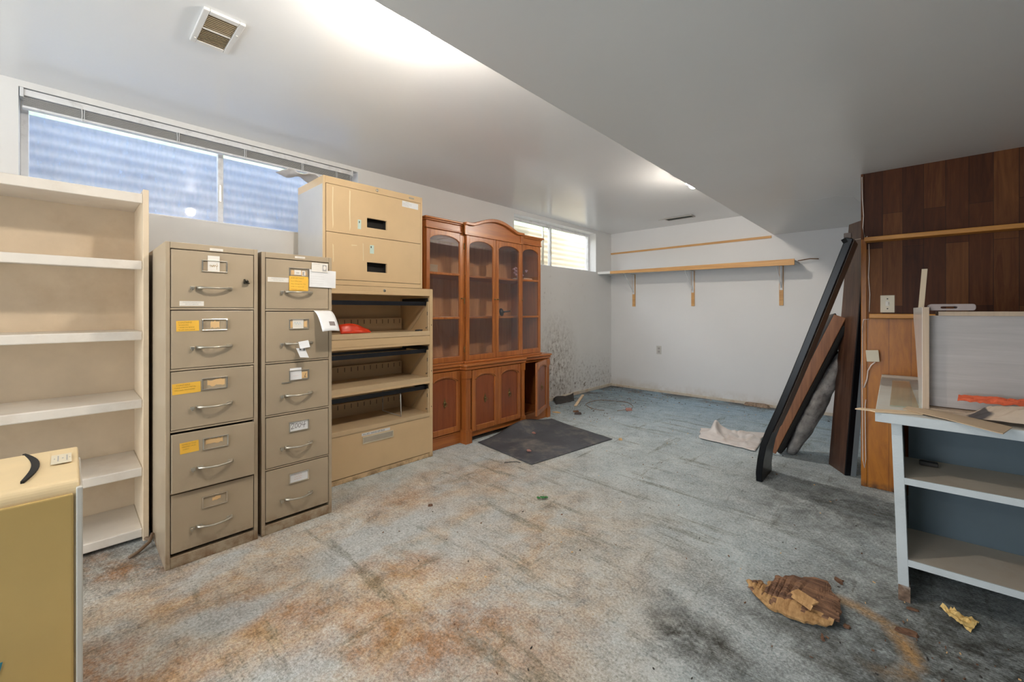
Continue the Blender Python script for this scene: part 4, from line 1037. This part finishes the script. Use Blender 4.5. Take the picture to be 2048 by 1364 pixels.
for i, (x, lab) in enumerate(((-3.03, 'left'), (-2.14, 'mid'), (-1.085, 'right'))):
    MB().box(x-.022, x+.022, YB-.018, YB, 1.272, 1.765).build('bracket_batten', M['pine'], sh, bevel=.002)
    b = MB().box(x-.016, x+.016, YB-.024, YB-.018, 1.46, 1.764).box(x-.014, x+.014, YB-.33, YB-.018, 1.757, 1.763)
    b.obox((x-.007, YB-.30, 1.757), (.014, 0, 0), (0, .278, -.262), (0, -.006, -.010))
    b.build('bracket', M['white_metal'], sh, bevel=.0015)
ot = thing('wall_outlet', (-2.634, YB, .624), 'white electrical outlet low on the white back wall', 'outlet')
MB().box(-2.672, -2.596, YB-.006, YB, .565, .685).build('cover_plate', M['white_plastic'], ot, bevel=.003)
MB().box(-2.650, -2.618, YB-.009, YB-.006, .632, .664).box(-2.650, -2.618, YB-.009, YB-.006, .586, .618).box(-2.640, -2.637, YB-.0095, YB-.009, .642, .654).build('socket', M['grey_ink'], ot, bevel=.002)

# ------------------------------------------------------------------ vents
def ceiling_vent():
    x0, x1, y0, y1 = -2.345, -2.055, .372, .520
    t = thing('ceiling_vent', ((x0+x1)/2, (y0+y1)/2, ZC), 'white louvred vent in the ceiling over the filing cabinets', 'vent')
    f = MB()
    xm = (x0+x1)/2
    f.box(x0, x1, y0, y0+.022, ZC-.012, ZC).box(x0, x1, y1-.022, y1, ZC-.012, ZC)
    f.box(x0, x0+.028, y0+.022, y1-.022, ZC-.012, ZC).box(x1-.028, x1, y0+.022, y1-.022, ZC-.012, ZC).box(xm-.006, xm+.006, y0+.022, y1-.022, ZC-.011, ZC)
    f.build('frame', M['vent_white'], t, bevel=.003)
    MB().box(x0+.028, x1-.028, y0+.022, y1-.022, ZC-.0015, ZC-.0005).build('duct_opening', M['dark'], t)
    s = MB(); n = 18
    for i in range(n):
        x = x0+.031 + (x1-x0-.062)*i/(n-1)
        s.obox((x-.003, y0+.023, ZC-.010), (.0006 if x > xm else -.0006, 0, .003), (0, y1-y0-.046, 0), (.0026, 0, .0006))
    s.build('louvres', M['vent_tan'], t)
    MB().lathe((x0+.045, y0+.012, ZC-.012), (0, 0, -1), [(0, .005), (.003, .003)], 10).lathe((x1-.1, y1-.010, ZC-.012), (0, 0, -1), [(0, .005), (.003, .003)], 10).build('screws', M['white_plastic'], t)
ceiling_vent()
v2 = thing('ceiling_vent', (-2.15, 5.52, ZC), 'dark slotted vent in the ceiling near the back wall', 'vent')
MB().box(-2.33, -1.97, 5.455, 5.47, ZC-.012, ZC).box(-2.33, -1.97, 5.575, 5.59, ZC-.012, ZC).box(-2.33, -2.315, 5.47, 5.575, ZC-.012, ZC).box(-1.985, -1.97, 5.47, 5.575, ZC-.012, ZC).build('frame', M['grey_ink'], v2, bevel=.002)
MB().box(-2.315, -1.985, 5.47, 5.575, ZC-.003, ZC-.0005).build('duct_opening', M['dark'], v2)
lv = MB()
for k in range(4): lv.box(-2.315, -1.985, 5.485+k*.024, 5.490+k*.024, ZC-.010, ZC-.003)
lv.build('louvres', mat('dark_green_louvre', (.10, .11, .09), .5), v2)
MB().tube([(-2.33, 5.46, ZC-.006), (-2.40, 5.44, ZC-.012)], .006, 6).build('lever', M['grey_ink'], v2)

# ------------------------------------------------------------------ leaning pieces
def black_headboard():
    y0, y1 = 3.34, 3.64
    out = [(-.760, .0), (-.762, .06), (-.752, .16), (-.735, .26), (-.700, .37), (-.640, .53), (-.56, .76), (-.49, .97), (-.405, 1.23), (-.330, 1.46), (-.262, 1.670)]
    t = thing('headboard', (-.6, (y0+y1)/2, 0), 'glossy black curved headboard leaning toward the panelled wall', 'headboard')
    inn = []
    for i, p in enumerate(out):
        a = out[max(0, i-1)]; b = out[min(len(out)-1, i+1)]
        d = Vector((b[0]-a[0], b[1]-a[1])).normalized(); nn = Vector((d.y, -d.x)); inn.append((p[0]+nn.x*.040, p[1]+nn.y*.040))
    inn[0] = (inn[0][0], 0)
    MB().prism(out + inn[::-1], 'y', y0, y1).build('panel', M['black_gloss'], t, bevel=.004)
    # inner rail near the far edge
    r = []; s_ = []
    for p, q in zip(inn[1:], out[1:]):
        d = Vector((p[0]-q[0], p[1]-q[1])).normalized(); r.append(p); s_.append((p[0]+d.x*.006, p[1]+d.y*.006))
    MB().prism(r[3:] + s_[3:][::-1], 'y', y0+.03, y1-.004).build('inner_lining', M['brown_rail'], t, bevel=.002)
    MB().box(-.272, -.235, y0+.02, y0+.07, 1.665, 1.70).build('end_block', M['brown_rail'], t, bevel=.003)
    MB().prism([(-.285, 1.655), (-.262, 1.668), (-.25, 1.64), (-.272, 1.63)], 'y', y0-.002, y0+.01).build('torn_corner', M['black_cloth'], t)
black_headboard()
def tall_board():
    A, B = Vector((-.426, 4.098, 0)), Vector((-.308, 3.896, 0)); sh_ = Vector((.126, -.02, 1.865))
    t = thing('tall_board', (-.37, 4.0, 0), 'tall dark walnut board standing on end beside the panelled wall', 'board')
    e = (B-A); n = Vector((.87, .50, 0)).normalized()
    MB().obox(A, e*.94, n*.030, sh_).build('board', M['walnut'], t, bevel=.002)
    MB().obox(A+e*.94+n*.0, e*.06, n*.036, sh_).build('black_edge_band', M['black_gloss'], t, bevel=.002)
    MB().obox(B+n*.034+Vector((-.004, 0, 0)), n*.040, -e*.25, sh_*.995).build('reflection_face', mat('grey_reflection_gloss', (.20, .23, .25), .25), t)  # grey painted in for the light this glossy face reflects
    tw = MB().tube([A+sh_*.93+Vector((-.004, 0, 0)), A+sh_*.93+e*.5-n*.004, B+sh_*.925-n*.003], .0018, 5)
    solo(tw, 'string', M['cord_white'], 'thin string tied round the top of the tall dark board', 'string', A+sh_*.93)
tall_board()
def upholstered():
    P0 = Vector((-.845, 4.03, .012)); P1 = Vector((-.385, 4.03, 1.150)); u = (P1-P0).normalized(); L = (P1-P0).length
    w = Vector((u.z, 0, -u.x)); v = Vector((0, 1, 0))
    P0 = P0 + Vector((0, 0, .03))
    t = thing('upholstered_panel', (-.6, 4.0, 0), 'torn upholstered sofa panel with orange timber edge wedged between the leaning boards', 'sofa panel')
    MB().obox(P0, u*L, w*.078, v*.02).build('timber_edge', M['orange_wood'], t, bevel=.004)
    MB().obox(P0+w*.078+u*.02, u*(L-.08), w*.035, v*.24).build('dark_gap_strip', M['black_cloth'], t, bevel=.01)  # black slab filling the dark gap between timber and wadding
    # lumpy wadding
    mb = MB(); nU, nR = 34, 16; rings = []
    for i in range(nU+1):
        a = i/nU; uu = .03 + (L-.28)*a; sc_ = max(.05, math.sin(math.pi*min(1, max(0.02, a*.93+.05)))**.45); ring = []
        for k in range(nR):
            q = 2*math.pi*k/nR
            bumpy = 1 + .22*noise.noise(Vector((a*9, math.cos(q)*1.5, math.sin(q)*1.5)))
            ring.append(mb.bm.verts.new(P0 + u*uu + w*(.155 + .072*math.cos(q)*sc_*bumpy) + v*(.155 + .15*math.sin(q)*sc_*bumpy)))
        rings.append(ring)
    for i in range(nU):
        for k in range(nR): mb._face([rings[i][k], rings[i][(k+1)%nR], rings[i+1][(k+1)%nR], rings[i+1][k]])
    mb._face(rings[0][::-1]); mb._face(rings[-1])
    mb.build('wadding', M['wadding'], t, smooth=True)
    # rounded charcoal fabric pad above the timber
    mb = MB(); rings = []
    for i in range(21):
        a = i/20; uu = .80 + .43*a; s = max(.03, math.sin(math.pi*a)**.6); ring = []
        for k in range(14):
            q = 2*math.pi*k/14; ring.append(mb.bm.verts.new(P0 + u*uu + w*(-.012 + .078*math.cos(q)*s - .01*math.sin(a*3)) + v*(.21 + .19*math.sin(q)*s)))
        rings.append(ring)
    for i in range(20):
        for k in range(14): mb._face([rings[i][k], rings[i][(k+1)%14], rings[i+1][(k+1)%14], rings[i+1][k]])
    mb._face(rings[0][::-1]); mb._face(rings[-1])
    mb.build('fabric_pad', M['grey_cloth'], t, smooth=True)
    # torn dust cover hanging beyond the tall board
    tc = [(-.262, .98), (-.225, 1.00), (-.222, .985), (-.246, .965), (-.240, .93), (-.25, .90), (-.262, .935)]
    t2 = [(-.262, .87), (-.250, .85), (-.238, .80), (-.228, .70), (-.234, .655), (-.262, .650), (-.272, .72)]
    MB().prism(tc[::-1], 'y', 4.30, 4.306).prism(t2[::-1], 'y', 4.30, 4.307).obox((-.45, 4.10, .80), (.20, .20, .02), (0, 0, .08), (.004, -.004, 0)).build('torn_cover', M['black_cloth'], t)
upholstered()

# ------------------------------------------------------------------ counter with shelves, right
def counter():
    x0, xr, yf, yb = -.085, 1.62, 2.335, PY-.012
    zt = .782
    t = thing('shelf_counter', (.6, 2.9, 0), 'pale blue painted counter with open shelves below, built against the panelled wall', 'counter')
    MB().prism([(x0, yf), (xr, yf-.0), (xr, yb), (x0-.018, yb)], 'z', zt-.040, zt).build('counter_top', M['desk_top'], t, bevel=.003)
    MB().box(x0+.0, xr, yf-.006, yf, zt-.040, zt-.001).build('front_edge', M['bluepaint'], t, bevel=.002)
    # leaning left upright (plumb in real life it leans in toward the foot)
    MB().hexa([(-.012, yf+.045, 0), (.022, yf+.045, 0), (.022, yb, 0), (-.012, yb, 0), (-.036, yf+.045, zt-.041), (-.002, yf+.045, zt-.041), (-.002, yb, zt-.041), (-.036, yb, zt-.041)]).build('side_panel', M['bluepaint'], t, bevel=.002)
    MB().box(-.0135, .0235, yf+.043, yf+.10, 0, .065).build('rotted_foot', mat('rotted_foot_wood', (.20, .13, .09), .9, var=.6, scale=40, dirt=(.5, .5, .48), dirt_amt=.8, dirt_scale=20), t)
    MB().box(xr-.035, xr, yf+.045, yb, 0, zt-.041).build('side_panel', M['bluepaint'], t, bevel=.002)
    MB().box(.02, xr-.035, yf+.40, yf+.412, .13, zt-.041).build('back_panel', M['desk_dark'], t)
    for (z, dz) in ((.502, .020), (.165, .020)):
        s = MB().hexa([(.0, yf+.052, z-.012), (xr-.036, yf+.052, z+.018), (xr-.036, yf+.40, z+.018), (.0, yf+.40, z-.012), (.0, yf+.052, z+.010), (xr-.036, yf+.052, z+.040), (xr-.036, yf+.40, z+.040), (.0, yf+.40, z+.010)])
        sf = s.build('shelf', M['desk_shelf'], t, bevel=.001)
        MB().hexa([(-.002, yf+.046, z-.016), (xr-.036, yf+.046, z+.014), (xr-.036, yf+.052, z+.014), (-.002, yf+.052, z-.016), (-.002, yf+.046, z+.011), (xr-.036, yf+.046, z+.041), (xr-.036, yf+.052, z+.041), (-.002, yf+.052, z+.011)]).build('front_lip', M['bluepaint'], sf)
counter()
solo(MB().box(.055, .115, 2.62, 2.655, .516, .532), 'dark_block', mat('dark_block_wood', (.03, .025, .022), .6), 'small dark block lying on the upper shelf inside the counter', 'block', (.08, 2.64, .515), bevel=.003)
ZT = .782
def white_box():
    t = thing('wooden_carcass', (.5, 2.6, ZT), 'whitewashed wood-grain furniture carcass standing on the counter', 'furniture carcass')
    yf = 2.470; zb, zt = ZT, 1.224
    # curved left side panel, turned slightly
    prof = [(yf, zb), (yf, zt), (yf+.62, zt), (yf+.60, zt-.06), (yf+.46, zt-.16), (yf+.33, zt-.27), (yf+.24, zt-.36), (yf+.20, zb)]
    mb = MB(); k = .030
    for xx in (.058, .078): pass
    A = [mb.bm.verts.new((.060-(p[0]-yf)*k, p[0], p[1])) for p in prof]; B = [mb.bm.verts.new((.080-(p[0]-yf)*k*.2, p[0], p[1])) for p in prof]
    mb._face(A); mb._face(B[::-1]); n = len(prof)
    for i in range(n): mb._face([A[i], A[(i+1)%n], B[(i+1)%n], B[i]])
    mb.build('side_panel', M['gloss_white'], t, bevel=.001)
    MB().box(.061, .081, yf-.003, yf, zb, zt).build('front_edge_band', M['beige_edge'], t)
    MB().box(.081, 1.20, yf+.055, yf+.071, zb+.022, 1.188).build('grain_panel', M['whitewash'], t)
    MB().box(.110, 1.20, yf+.045, yf+.26, 1.188, 1.206).build('top_board', M['beige_edge'], t, bevel=.001)
    MB().box(.081, 1.20, yf+.004, yf+.055, zb, zb+.018).build('bottom_board', M['beige_edge'], t, bevel=.001)
    MB().box(1.20, 1.22, yf, yf+.30, zb, zt).build('side_panel', M['gloss_white'], t, bevel=.001)
white_box()
solo(MB().obox((.055, 2.80, 1.224), (.020, 0, .0), (0, .012, 0), (.012, 0, .185)), 'wooden_stick', mat('cream_slat', (.72, .58, .40), .6), 'cream wooden slat standing upright behind the white side panel', 'slat', (.06, 2.8, 1.224), bevel=.001)
rl = MB()
O_, I_ = [], []
for i in range(24):
    a = 2*math.pi*i/24
    O_.append((.148 + (.052 if math.cos(a) > 0 else -.052) + .016*math.cos(a), 1.2235 + .0155*math.sin(a) + .002*math.sin(3*a)))
    I_.append((.140 + (.018 if math.cos(a) > 0 else -.018) + .006*math.cos(a), 1.2225 + .0045*math.sin(a)))
rr_ = [[rl.bm.verts.new((x, y, z)) for x, z in L] for L, y in ((O_, 2.500), (O_, 2.64), (I_, 2.500), (I_, 2.64))]
for k in range(24):
    q = (k+1) % 24
    rl._face([rr_[0][k], rr_[0][q], rr_[1][q], rr_[1][k]]); rl._face([rr_[2][k], rr_[3][k], rr_[3][q], rr_[2][q]])
    rl._face([rr_[0][k], rr_[2][k], rr_[2][q], rr_[0][q]]); rl._face([rr_[1][k], rr_[1][q], rr_[3][q], rr_[3][k]])
solo(rl, 'foam_roll', mat('pinkish_foam_sheet', (.40, .33, .31), .8), 'loosely rolled pinkish foam sheet on top of the whitewashed carcass', 'foam sheet', (.15, 2.58, 1.207), bevel=.002)
solo(MB().prism([(-.042, 2.50), (.052, 2.515), (.028, 3.42), (-.045, 3.40)], 'z', ZT+.002, ZT+.008), 'glass_sheet', M['sheet_glass'], 'rectangular sheet of greenish glass lying on the counter', 'glass sheet', (0, 2.9, ZT))
# boards and paper on the counter front
def strip(name, P, z, th, m, label, cat): return solo(MB().prism(P, 'z', z, z+th), name, m, label, cat, (sum(p[0] for p in P)/len(P), sum(p[1] for p in P)/len(P), z))
strip('splintered_lath', [(-.150, 2.325), (-.138, 2.355), (-.10, 2.365), (-.03, 2.405), (.07, 2.440), (.06, 2.385), (-.02, 2.345), (-.085, 2.315), (-.10, 2.328)], ZT+.001, .004, M['lightwood'], 'pale splintered wood lath poking over the left end of the counter', 'wood scrap')
kb = MB()
K = [((.015, 2.475), (.0, 2.435)), ((.07, 2.455), (.055, 2.385)), ((.13, 2.435), (.115, 2.335)), ((.20, 2.385), (.175, 2.265)), ((.262, 2.325), (.232, 2.200)), ((.285, 2.300), (.250, 2.185))]
rows = []
for i, (a, b) in enumerate(K):
    za = ZT+.010 - .0005*i; zb_ = ZT+.008 - .0004*i - (.010 if i > 2 else 0)*0
    rows.append([kb.bm.verts.new((a[0], a[1], za+.004)), kb.bm.verts.new((b[0], b[1], zb_))])
for i in range(len(rows)-1): kb._face([rows[i][0], rows[i+1][0], rows[i+1][1], rows[i][1]])
solo(kb, 'kraft_strip', M['kraft'], 'long torn strip of tan board jutting over the counter front edge', 'board scrap', (.14, 2.35, ZT), solid=.003)
def news(u, v):
    q = Vector((u*4.2, v*3.1, 4)); e = min(1, min(u, 1-u)*7, min(v, 1-v)*5 + .15)
    return Vector((.03*noise.noise(q+Vector((9, 0, 0))), .03*noise.noise(q+Vector((0, 9, 0))), .010 + (.45+1.3*min(u*2.2, 1))*e*(.035*abs(noise.noise(q)) + .07*abs(noise.noise(q*.6+Vector((3, 1, 0)))) + .018*abs(noise.noise(q*3)))))
solo(sheet((.135, 2.41, ZT), (.80, 2.22, ZT), (.86, 2.455, ZT), (.15, 2.462, ZT), 60, 26, news), 'newspaper', M['news'], 'crumpled old newspaper lying along the counter top', 'newspaper', (.5, 2.45, ZT), smooth=False, solid=.0015)
solo(sheet((.160, 2.440, ZT+.060), (.330, 2.420, ZT+.062), (.335, 2.466, ZT+.085), (.165, 2.468, ZT+.078), 20, 8, cr(6, .014, 4, .004)), 'advert_page', M['news_red'], 'orange-red advert page sticking out of the crumpled newspaper', 'newspaper page', (.25, 2.48, ZT+.06), solid=.001)

# ------------------------------------------------------------------ on the panelled wall
sw = thing('light_switch', (-.074, PY, 1.255), 'ivory light switch plate on the panelled wall', 'light switch')
MB().box(-.110, -.038, PY-.012, PY-.006, 1.196, 1.312).build('cover_plate', M['ivory'], sw, bevel=.003)
MB().box(-.079, -.069, PY-.022, PY-.012, 1.250, 1.268).box(-.083, -.065, PY-.013, PY-.012, 1.240, 1.272).build('toggle', M['card'], sw, bevel=.001)
MB().lathe((-.074, PY-.012, 1.288), (0, -1, 0), [(0, .004), (.0015, .003)], 8).lathe((-.074, PY-.012, 1.222), (0, -1, 0), [(0, .004), (.0015, .003)], 8).build('screws', M['ink'], sw)
yw = PY-.014
cd = MB().tube([(-.204, yw, 2.13), (-.202, yw, 1.98), (-.196, yw, 1.86), (-.200, yw, 1.78), (-.188, yw, 1.70), (-.172, yw-.11, 1.702)], .0028, 6)
cd.tube([(-.168, yw, 1.665), (-.166, yw, 1.56), (-.170, yw, 1.44), (-.163, yw, 1.32), (-.166, yw, 1.20)], .0028, 6)
cd.tube([(-.165, yw, 1.150), (-.196, yw, 1.148), (-.202, yw, 1.10), (-.203, yw, .60), (-.200, yw, .18), (-.192, yw, .13), (-.184, yw, .19), (-.188, yw, .55), (-.184, yw, .60)], .0028, 6)
solo(cd, 'phone_cord', M['cord_white'], 'thin white cord tacked down the edge of the panelled wall', 'cord', (-.19, PY, 1.2), smooth=True)
jb = thing('junction_plate', (-.16, PY-.02, .87), 'loose almond wall plate hanging from its cable beside the counter', 'wall plate')
MB().obox((-.178, PY-.045, .862), (.066, .004, .004), (0, .008, 0), (-.006, 0, .078)).build('cover_plate', M['ivory'], jb, bevel=.003)
MB().tube([(-.135, PY-.035, .862), (-.155, PY-.03, .84), (-.172, PY-.022, .80), (-.178, PY-.018, .74), (-.194, PY-.016, .68)], .004, 6).build('cable', M['cord_white'], jb, smooth=True)

# ------------------------------------------------------------------ bag, wood and debris on the carpet
def bag(u, v):
    q = Vector((u*4, v*3, 7)); e = min(1, min(u, 1-u)*6, min(v, 1-v)*5)
    z = .010 + e*(.05*abs(noise.noise(q)) + .02*abs(noise.noise(q*2.5)))
    z += .10*math.exp(-((u-.26)/.07)**2)*math.exp(-((v-.62)/.30)**2)
    return Vector((.02*noise.noise(q*1.3), .02*noise.noise(q*1.7+Vector((4, 0, 0))), z))
solo(sheet((-1.40, 4.06, 0), (-.92, 4.02, 0), (-.98, 4.68, 0), (-1.50, 4.42, 0), 46, 34, bag), 'plastic_bag', M['plastic_bag'], 'crumpled dirty white plastic bag on the carpet beside the black headboard', 'bag', (-1.2, 4.3, 0), smooth=True, solid=.002)

def chunk():
    """slab of rotten board with a ribbed end"""
    top = [(-.500, 2.035), (-.455, 2.085), (-.43, 2.06), (-.40, 2.15), (-.37, 2.20), (-.30, 2.245), (-.24, 2.265), (-.215, 2.20), (-.19, 2.17), (-.185, 2.10), (-.17, 2.06)]
    bot = [(-.475, 1.990), (-.455, 1.970), (-.43, 1.955), (-.405, 1.940), (-.375, 1.935), (-.34, 1.93), (-.31, 1.925), (-.28, 1.93), (-.25, 1.945), (-.22, 1.96), (-.195, 1.975)]
    mb = MB(); n, m_ = len(top), 26; V = []
    for i in range(80):
        a = i/79*(n-1); k = min(n-2, int(a)); f = a-k
        P = Vector(top[k]).lerp(Vector(top[k+1]), f); Q = Vector(bot[k]).lerp(Vector(bot[k+1]), f); row = []
        for j in range(m_+1):
            v = j/m_; p = P.lerp(Q, v); t_ = i/79
            jg = .014*noise.noise(Vector((p.x*38, p.y*38, 3))); p = p + Vector((jg, -jg*.8))*(1 if v < .05 or v > .95 or t_ > .96 else .12)
            z = .022 + .012*noise.noise(Vector((p.x*9, p.y*9, 0))) + .004*noise.noise(Vector((p.x*30, p.y*90, 5))) + .012*math.sin(v*2.6)
            if t_ < .52: z += .006*math.sin(i*1.35)*max(0, 1-abs(v-.45)*2.0)
            if v > .8: z -= (v-.8)*.04
            row.append(mb.bm.verts.new((p.x, p.y, z)))
        V.append(row)
    for i in range(79):
        for j in range(m_):
            f = mb._face([V[i][j], V[i][j+1], V[i+1][j+1], V[i+1][j]])
            if (i < 20 or j > 19) and noise.noise(Vector((i*.13, j*.22, 8))) > -.25: f.material_index = 1
    return mb
solo(chunk(), 'rotten_board', [M['rot'], M['rot2']], 'large chunk of rotten ribbed board on the carpet in the right foreground', 'wood chunk', (-.33, 2.07, 0), solid=.012)
solo(MB().obox((-.335, 2.02, .055), (.075, -.045, .004), (.02, .02, .008), (.004, 0, .010)).obox((-.33, 2.00, .05), (.07, -.04, 0), (.006, .012, .014), (.002, 0, .003)), 'wood_splinter', M['rot2'], 'tan splinter lying on top of the large rotten board', 'splinter', (-.3, 2.0, .055), bevel=.001)
yp = sheet((.110, 2.405, 0), (.185, 2.30, 0), (.215, 2.40, 0), (.140, 2.41, 0), 16, 8, cr(2, .03, 3, .004))
solo(yp, 'yellow_paper', mat('pale_yellow_paper', (.88, .62, .24), .7), 'torn yellow paper scrap on the carpet in front of the counter', 'paper', (.16, 2.37, 0), solid=.0012)
random.seed(11)
def chip(name, x, y, sx, sy, sz, rot, m, label, cat):
    mb = MB(); c, s = math.cos(rot), math.sin(rot); n = 8; lo, hi = [], []
    for k in range(n):
        a = 2*math.pi*k/n; r = random.uniform(.7, 1.1)
        dx, dy = sx*r*math.cos(a), sy*r*math.sin(a)
        X, Y = x+dx*c-dy*s, y+dx*s+dy*c
        lo.append(mb.bm.verts.new((X, Y, .002))); hi.append(mb.bm.verts.new((x+(X-x)*.85, y+(Y-y)*.85, .002+sz*random.uniform(.6, 1.2))))
    mb._face(lo[::-1]); mb._face(hi)
    for k in range(n): mb._face([lo[k], lo[(k+1)%n], hi[(k+1)%n], hi[k]])
    return solo(mb, name, m, label, cat, (x, y, 0))
chip('wood_chip', .012, 2.145, .038, .016, .014, .2, M['rot'], 'brown wood chip at the edge of the rust ring below the counter leg', 'wood chip')
chip('wood_chip', -.205, 2.345, .026, .012, .010, 2.4, M['rot'], 'brown chip behind the large rotten board', 'wood chip')
chip('wood_chip', -.155, 2.03, .014, .010, .008, .9, M['rot'], 'small dark chip inside the rust ring', 'wood chip')
chip('wood_chip', -.215, 1.90, .020, .006, .008, 1.9, M['rot'], 'thin reddish sliver in front of the large rotten board', 'wood chip')
chip('wood_chip', .03, 2.33, .028, .010, .008, .3, M['rot'], 'brown flake beside the rotted counter foot', 'wood chip')
chip('rubble_piece', -2.42, 4.63, .045, .028, .026, .4, M['brick'], 'pink brick fragment alone in the middle of the far carpet', 'rubble')
chip('rubble_piece', -2.83, 4.13, .045, .020, .020, .9, M['rot'], 'brown fragment on the carpet beside the pale plank', 'rubble')
chip('rubble_piece', -2.76, 4.05, .05, .022, .022, .6, mat('dark_fragment', (.10, .08, .07), .8), 'dark fragment on the carpet near the pale plank', 'rubble')
chip('rubble_piece', -2.98, 3.95, .06, .022, .010, .3, M['buff'], 'yellowish flake on the carpet by the china cabinet corner', 'rubble')
chip('rubble_piece', -1.92, 3.52, .022, .016, .016, .3, M['buff'], 'tan crumb at the far corner of the black mat', 'rubble')
chip('rubble_piece', -1.33, 5.93, .16, .04, .035, .0, mat('crumbled_plaster', (.36, .26, .19), .9, var=.5, scale=30), 'heap of crumbled brown plaster against the back wall', 'rubble')
chip('rubble_piece', -2.13, 1.53, .018, .010, .010, .9, M['rot'], 'rusty crumb on the tan stained carpet ahead of the lateral cabinet', 'rubble')
pk = MB().obox((-3.02, 4.36, .004), (-.30, .62, .004), (.032, .015, 0), (0, 0, .012))
solo(pk, 'pale_plank', M['lightwood'], 'narrow pale plank on the carpet near the mouldy wall', 'plank', (-3.1, 4.6, 0), bevel=.002)
flp = sheet((-3.42, 4.46, 0), (-3.42, 4.92, 0), (-3.20, 4.62, 0), (-3.24, 4.28, 0), 14, 10, lambda u, v: Vector((0, 0, .004 + .030*(1-v)**2 + .012*math.sin(u*7)*(1-v) + .01*noise.noise(Vector((u*5, v*5, 0))))))
solo(flp, 'carpet_flap', mat('dark_underlay', (.04, .036, .034), .8), 'dark flap of underlay curled up against the mouldy wall', 'underlay', (-3.35, 4.6, 0), smooth=True, solid=.004)
lp = MB(); pts = []
for k in range(26): a = R(-40 + k*13.2); pts.append((-2.72+.36*math.cos(a)*.8, 4.70+.30*math.sin(a), .006+.004*math.sin(k)))
lp.tube(pts, .0035, 6)
solo(lp, 'cable', mat('brown_wire', (.26, .18, .12), .7), 'loop of thin brown wire lying on the far carpet', 'wire', (-2.7, 4.7, 0), smooth=True)
sp_ = MB()
for k in range(9):
    a = k*.9; sp_.sphere((-1.70+.012*k*.35+.008*math.sin(a*3), 2.05+.008*math.cos(a*2)+.006*k, .010+.006*abs(math.sin(a))), .010, 1.3, .8, .35, 8, 5, .4, k)
solo(sp_, 'leaf_sprig', M['leafg'], 'small green leafy sprig on the middle of the carpet', 'leaves', (-1.70, 2.06, 0))
# numerous crumbs of litter trodden into the carpet
lt = MB(); random.seed(21)
def crumb(x, y, s):
    z = random.uniform(.002, .006); a = random.uniform(0, 6.3); l = s*random.uniform(.6, 2.4)
    d = Vector((math.cos(a), math.sin(a), 0)); n = Vector((-math.sin(a), math.cos(a), 0)); o = Vector((x, y, .0015))
    lt.obox(o, d*l, n*s*.6, (0, 0, z)); 
for _ in range(420):
    r = random.random()
    if r < .34: x, y, s = random.uniform(-3.35, -2.3), random.uniform(3.85, 5.9), .008
    elif r < .50: x, y, s = random.uniform(-3.2, -.2), random.uniform(5.2, 5.95), .010
    elif r < .72: x, y, s = random.gauss(.15, .25), random.gauss(2.05, .15), .0045
    else: x, y, s = random.uniform(-2.3, -.1), random.uniform(.9, 4.5), .0045
    if -2.9 < x < -1.95 and 2.4 < y < 3.7: continue
    lt.mi = random.choice((0, 0, 1, 2)); crumb(x, y, s)
solo(lt, 'litter', [M['rot'], mat('dark_crumbs', (.05, .045, .04), .9), M['buff']], 'fine brown crumbs and splinters scattered over the carpet', 'litter', (0, 0, 0), kind='stuff')
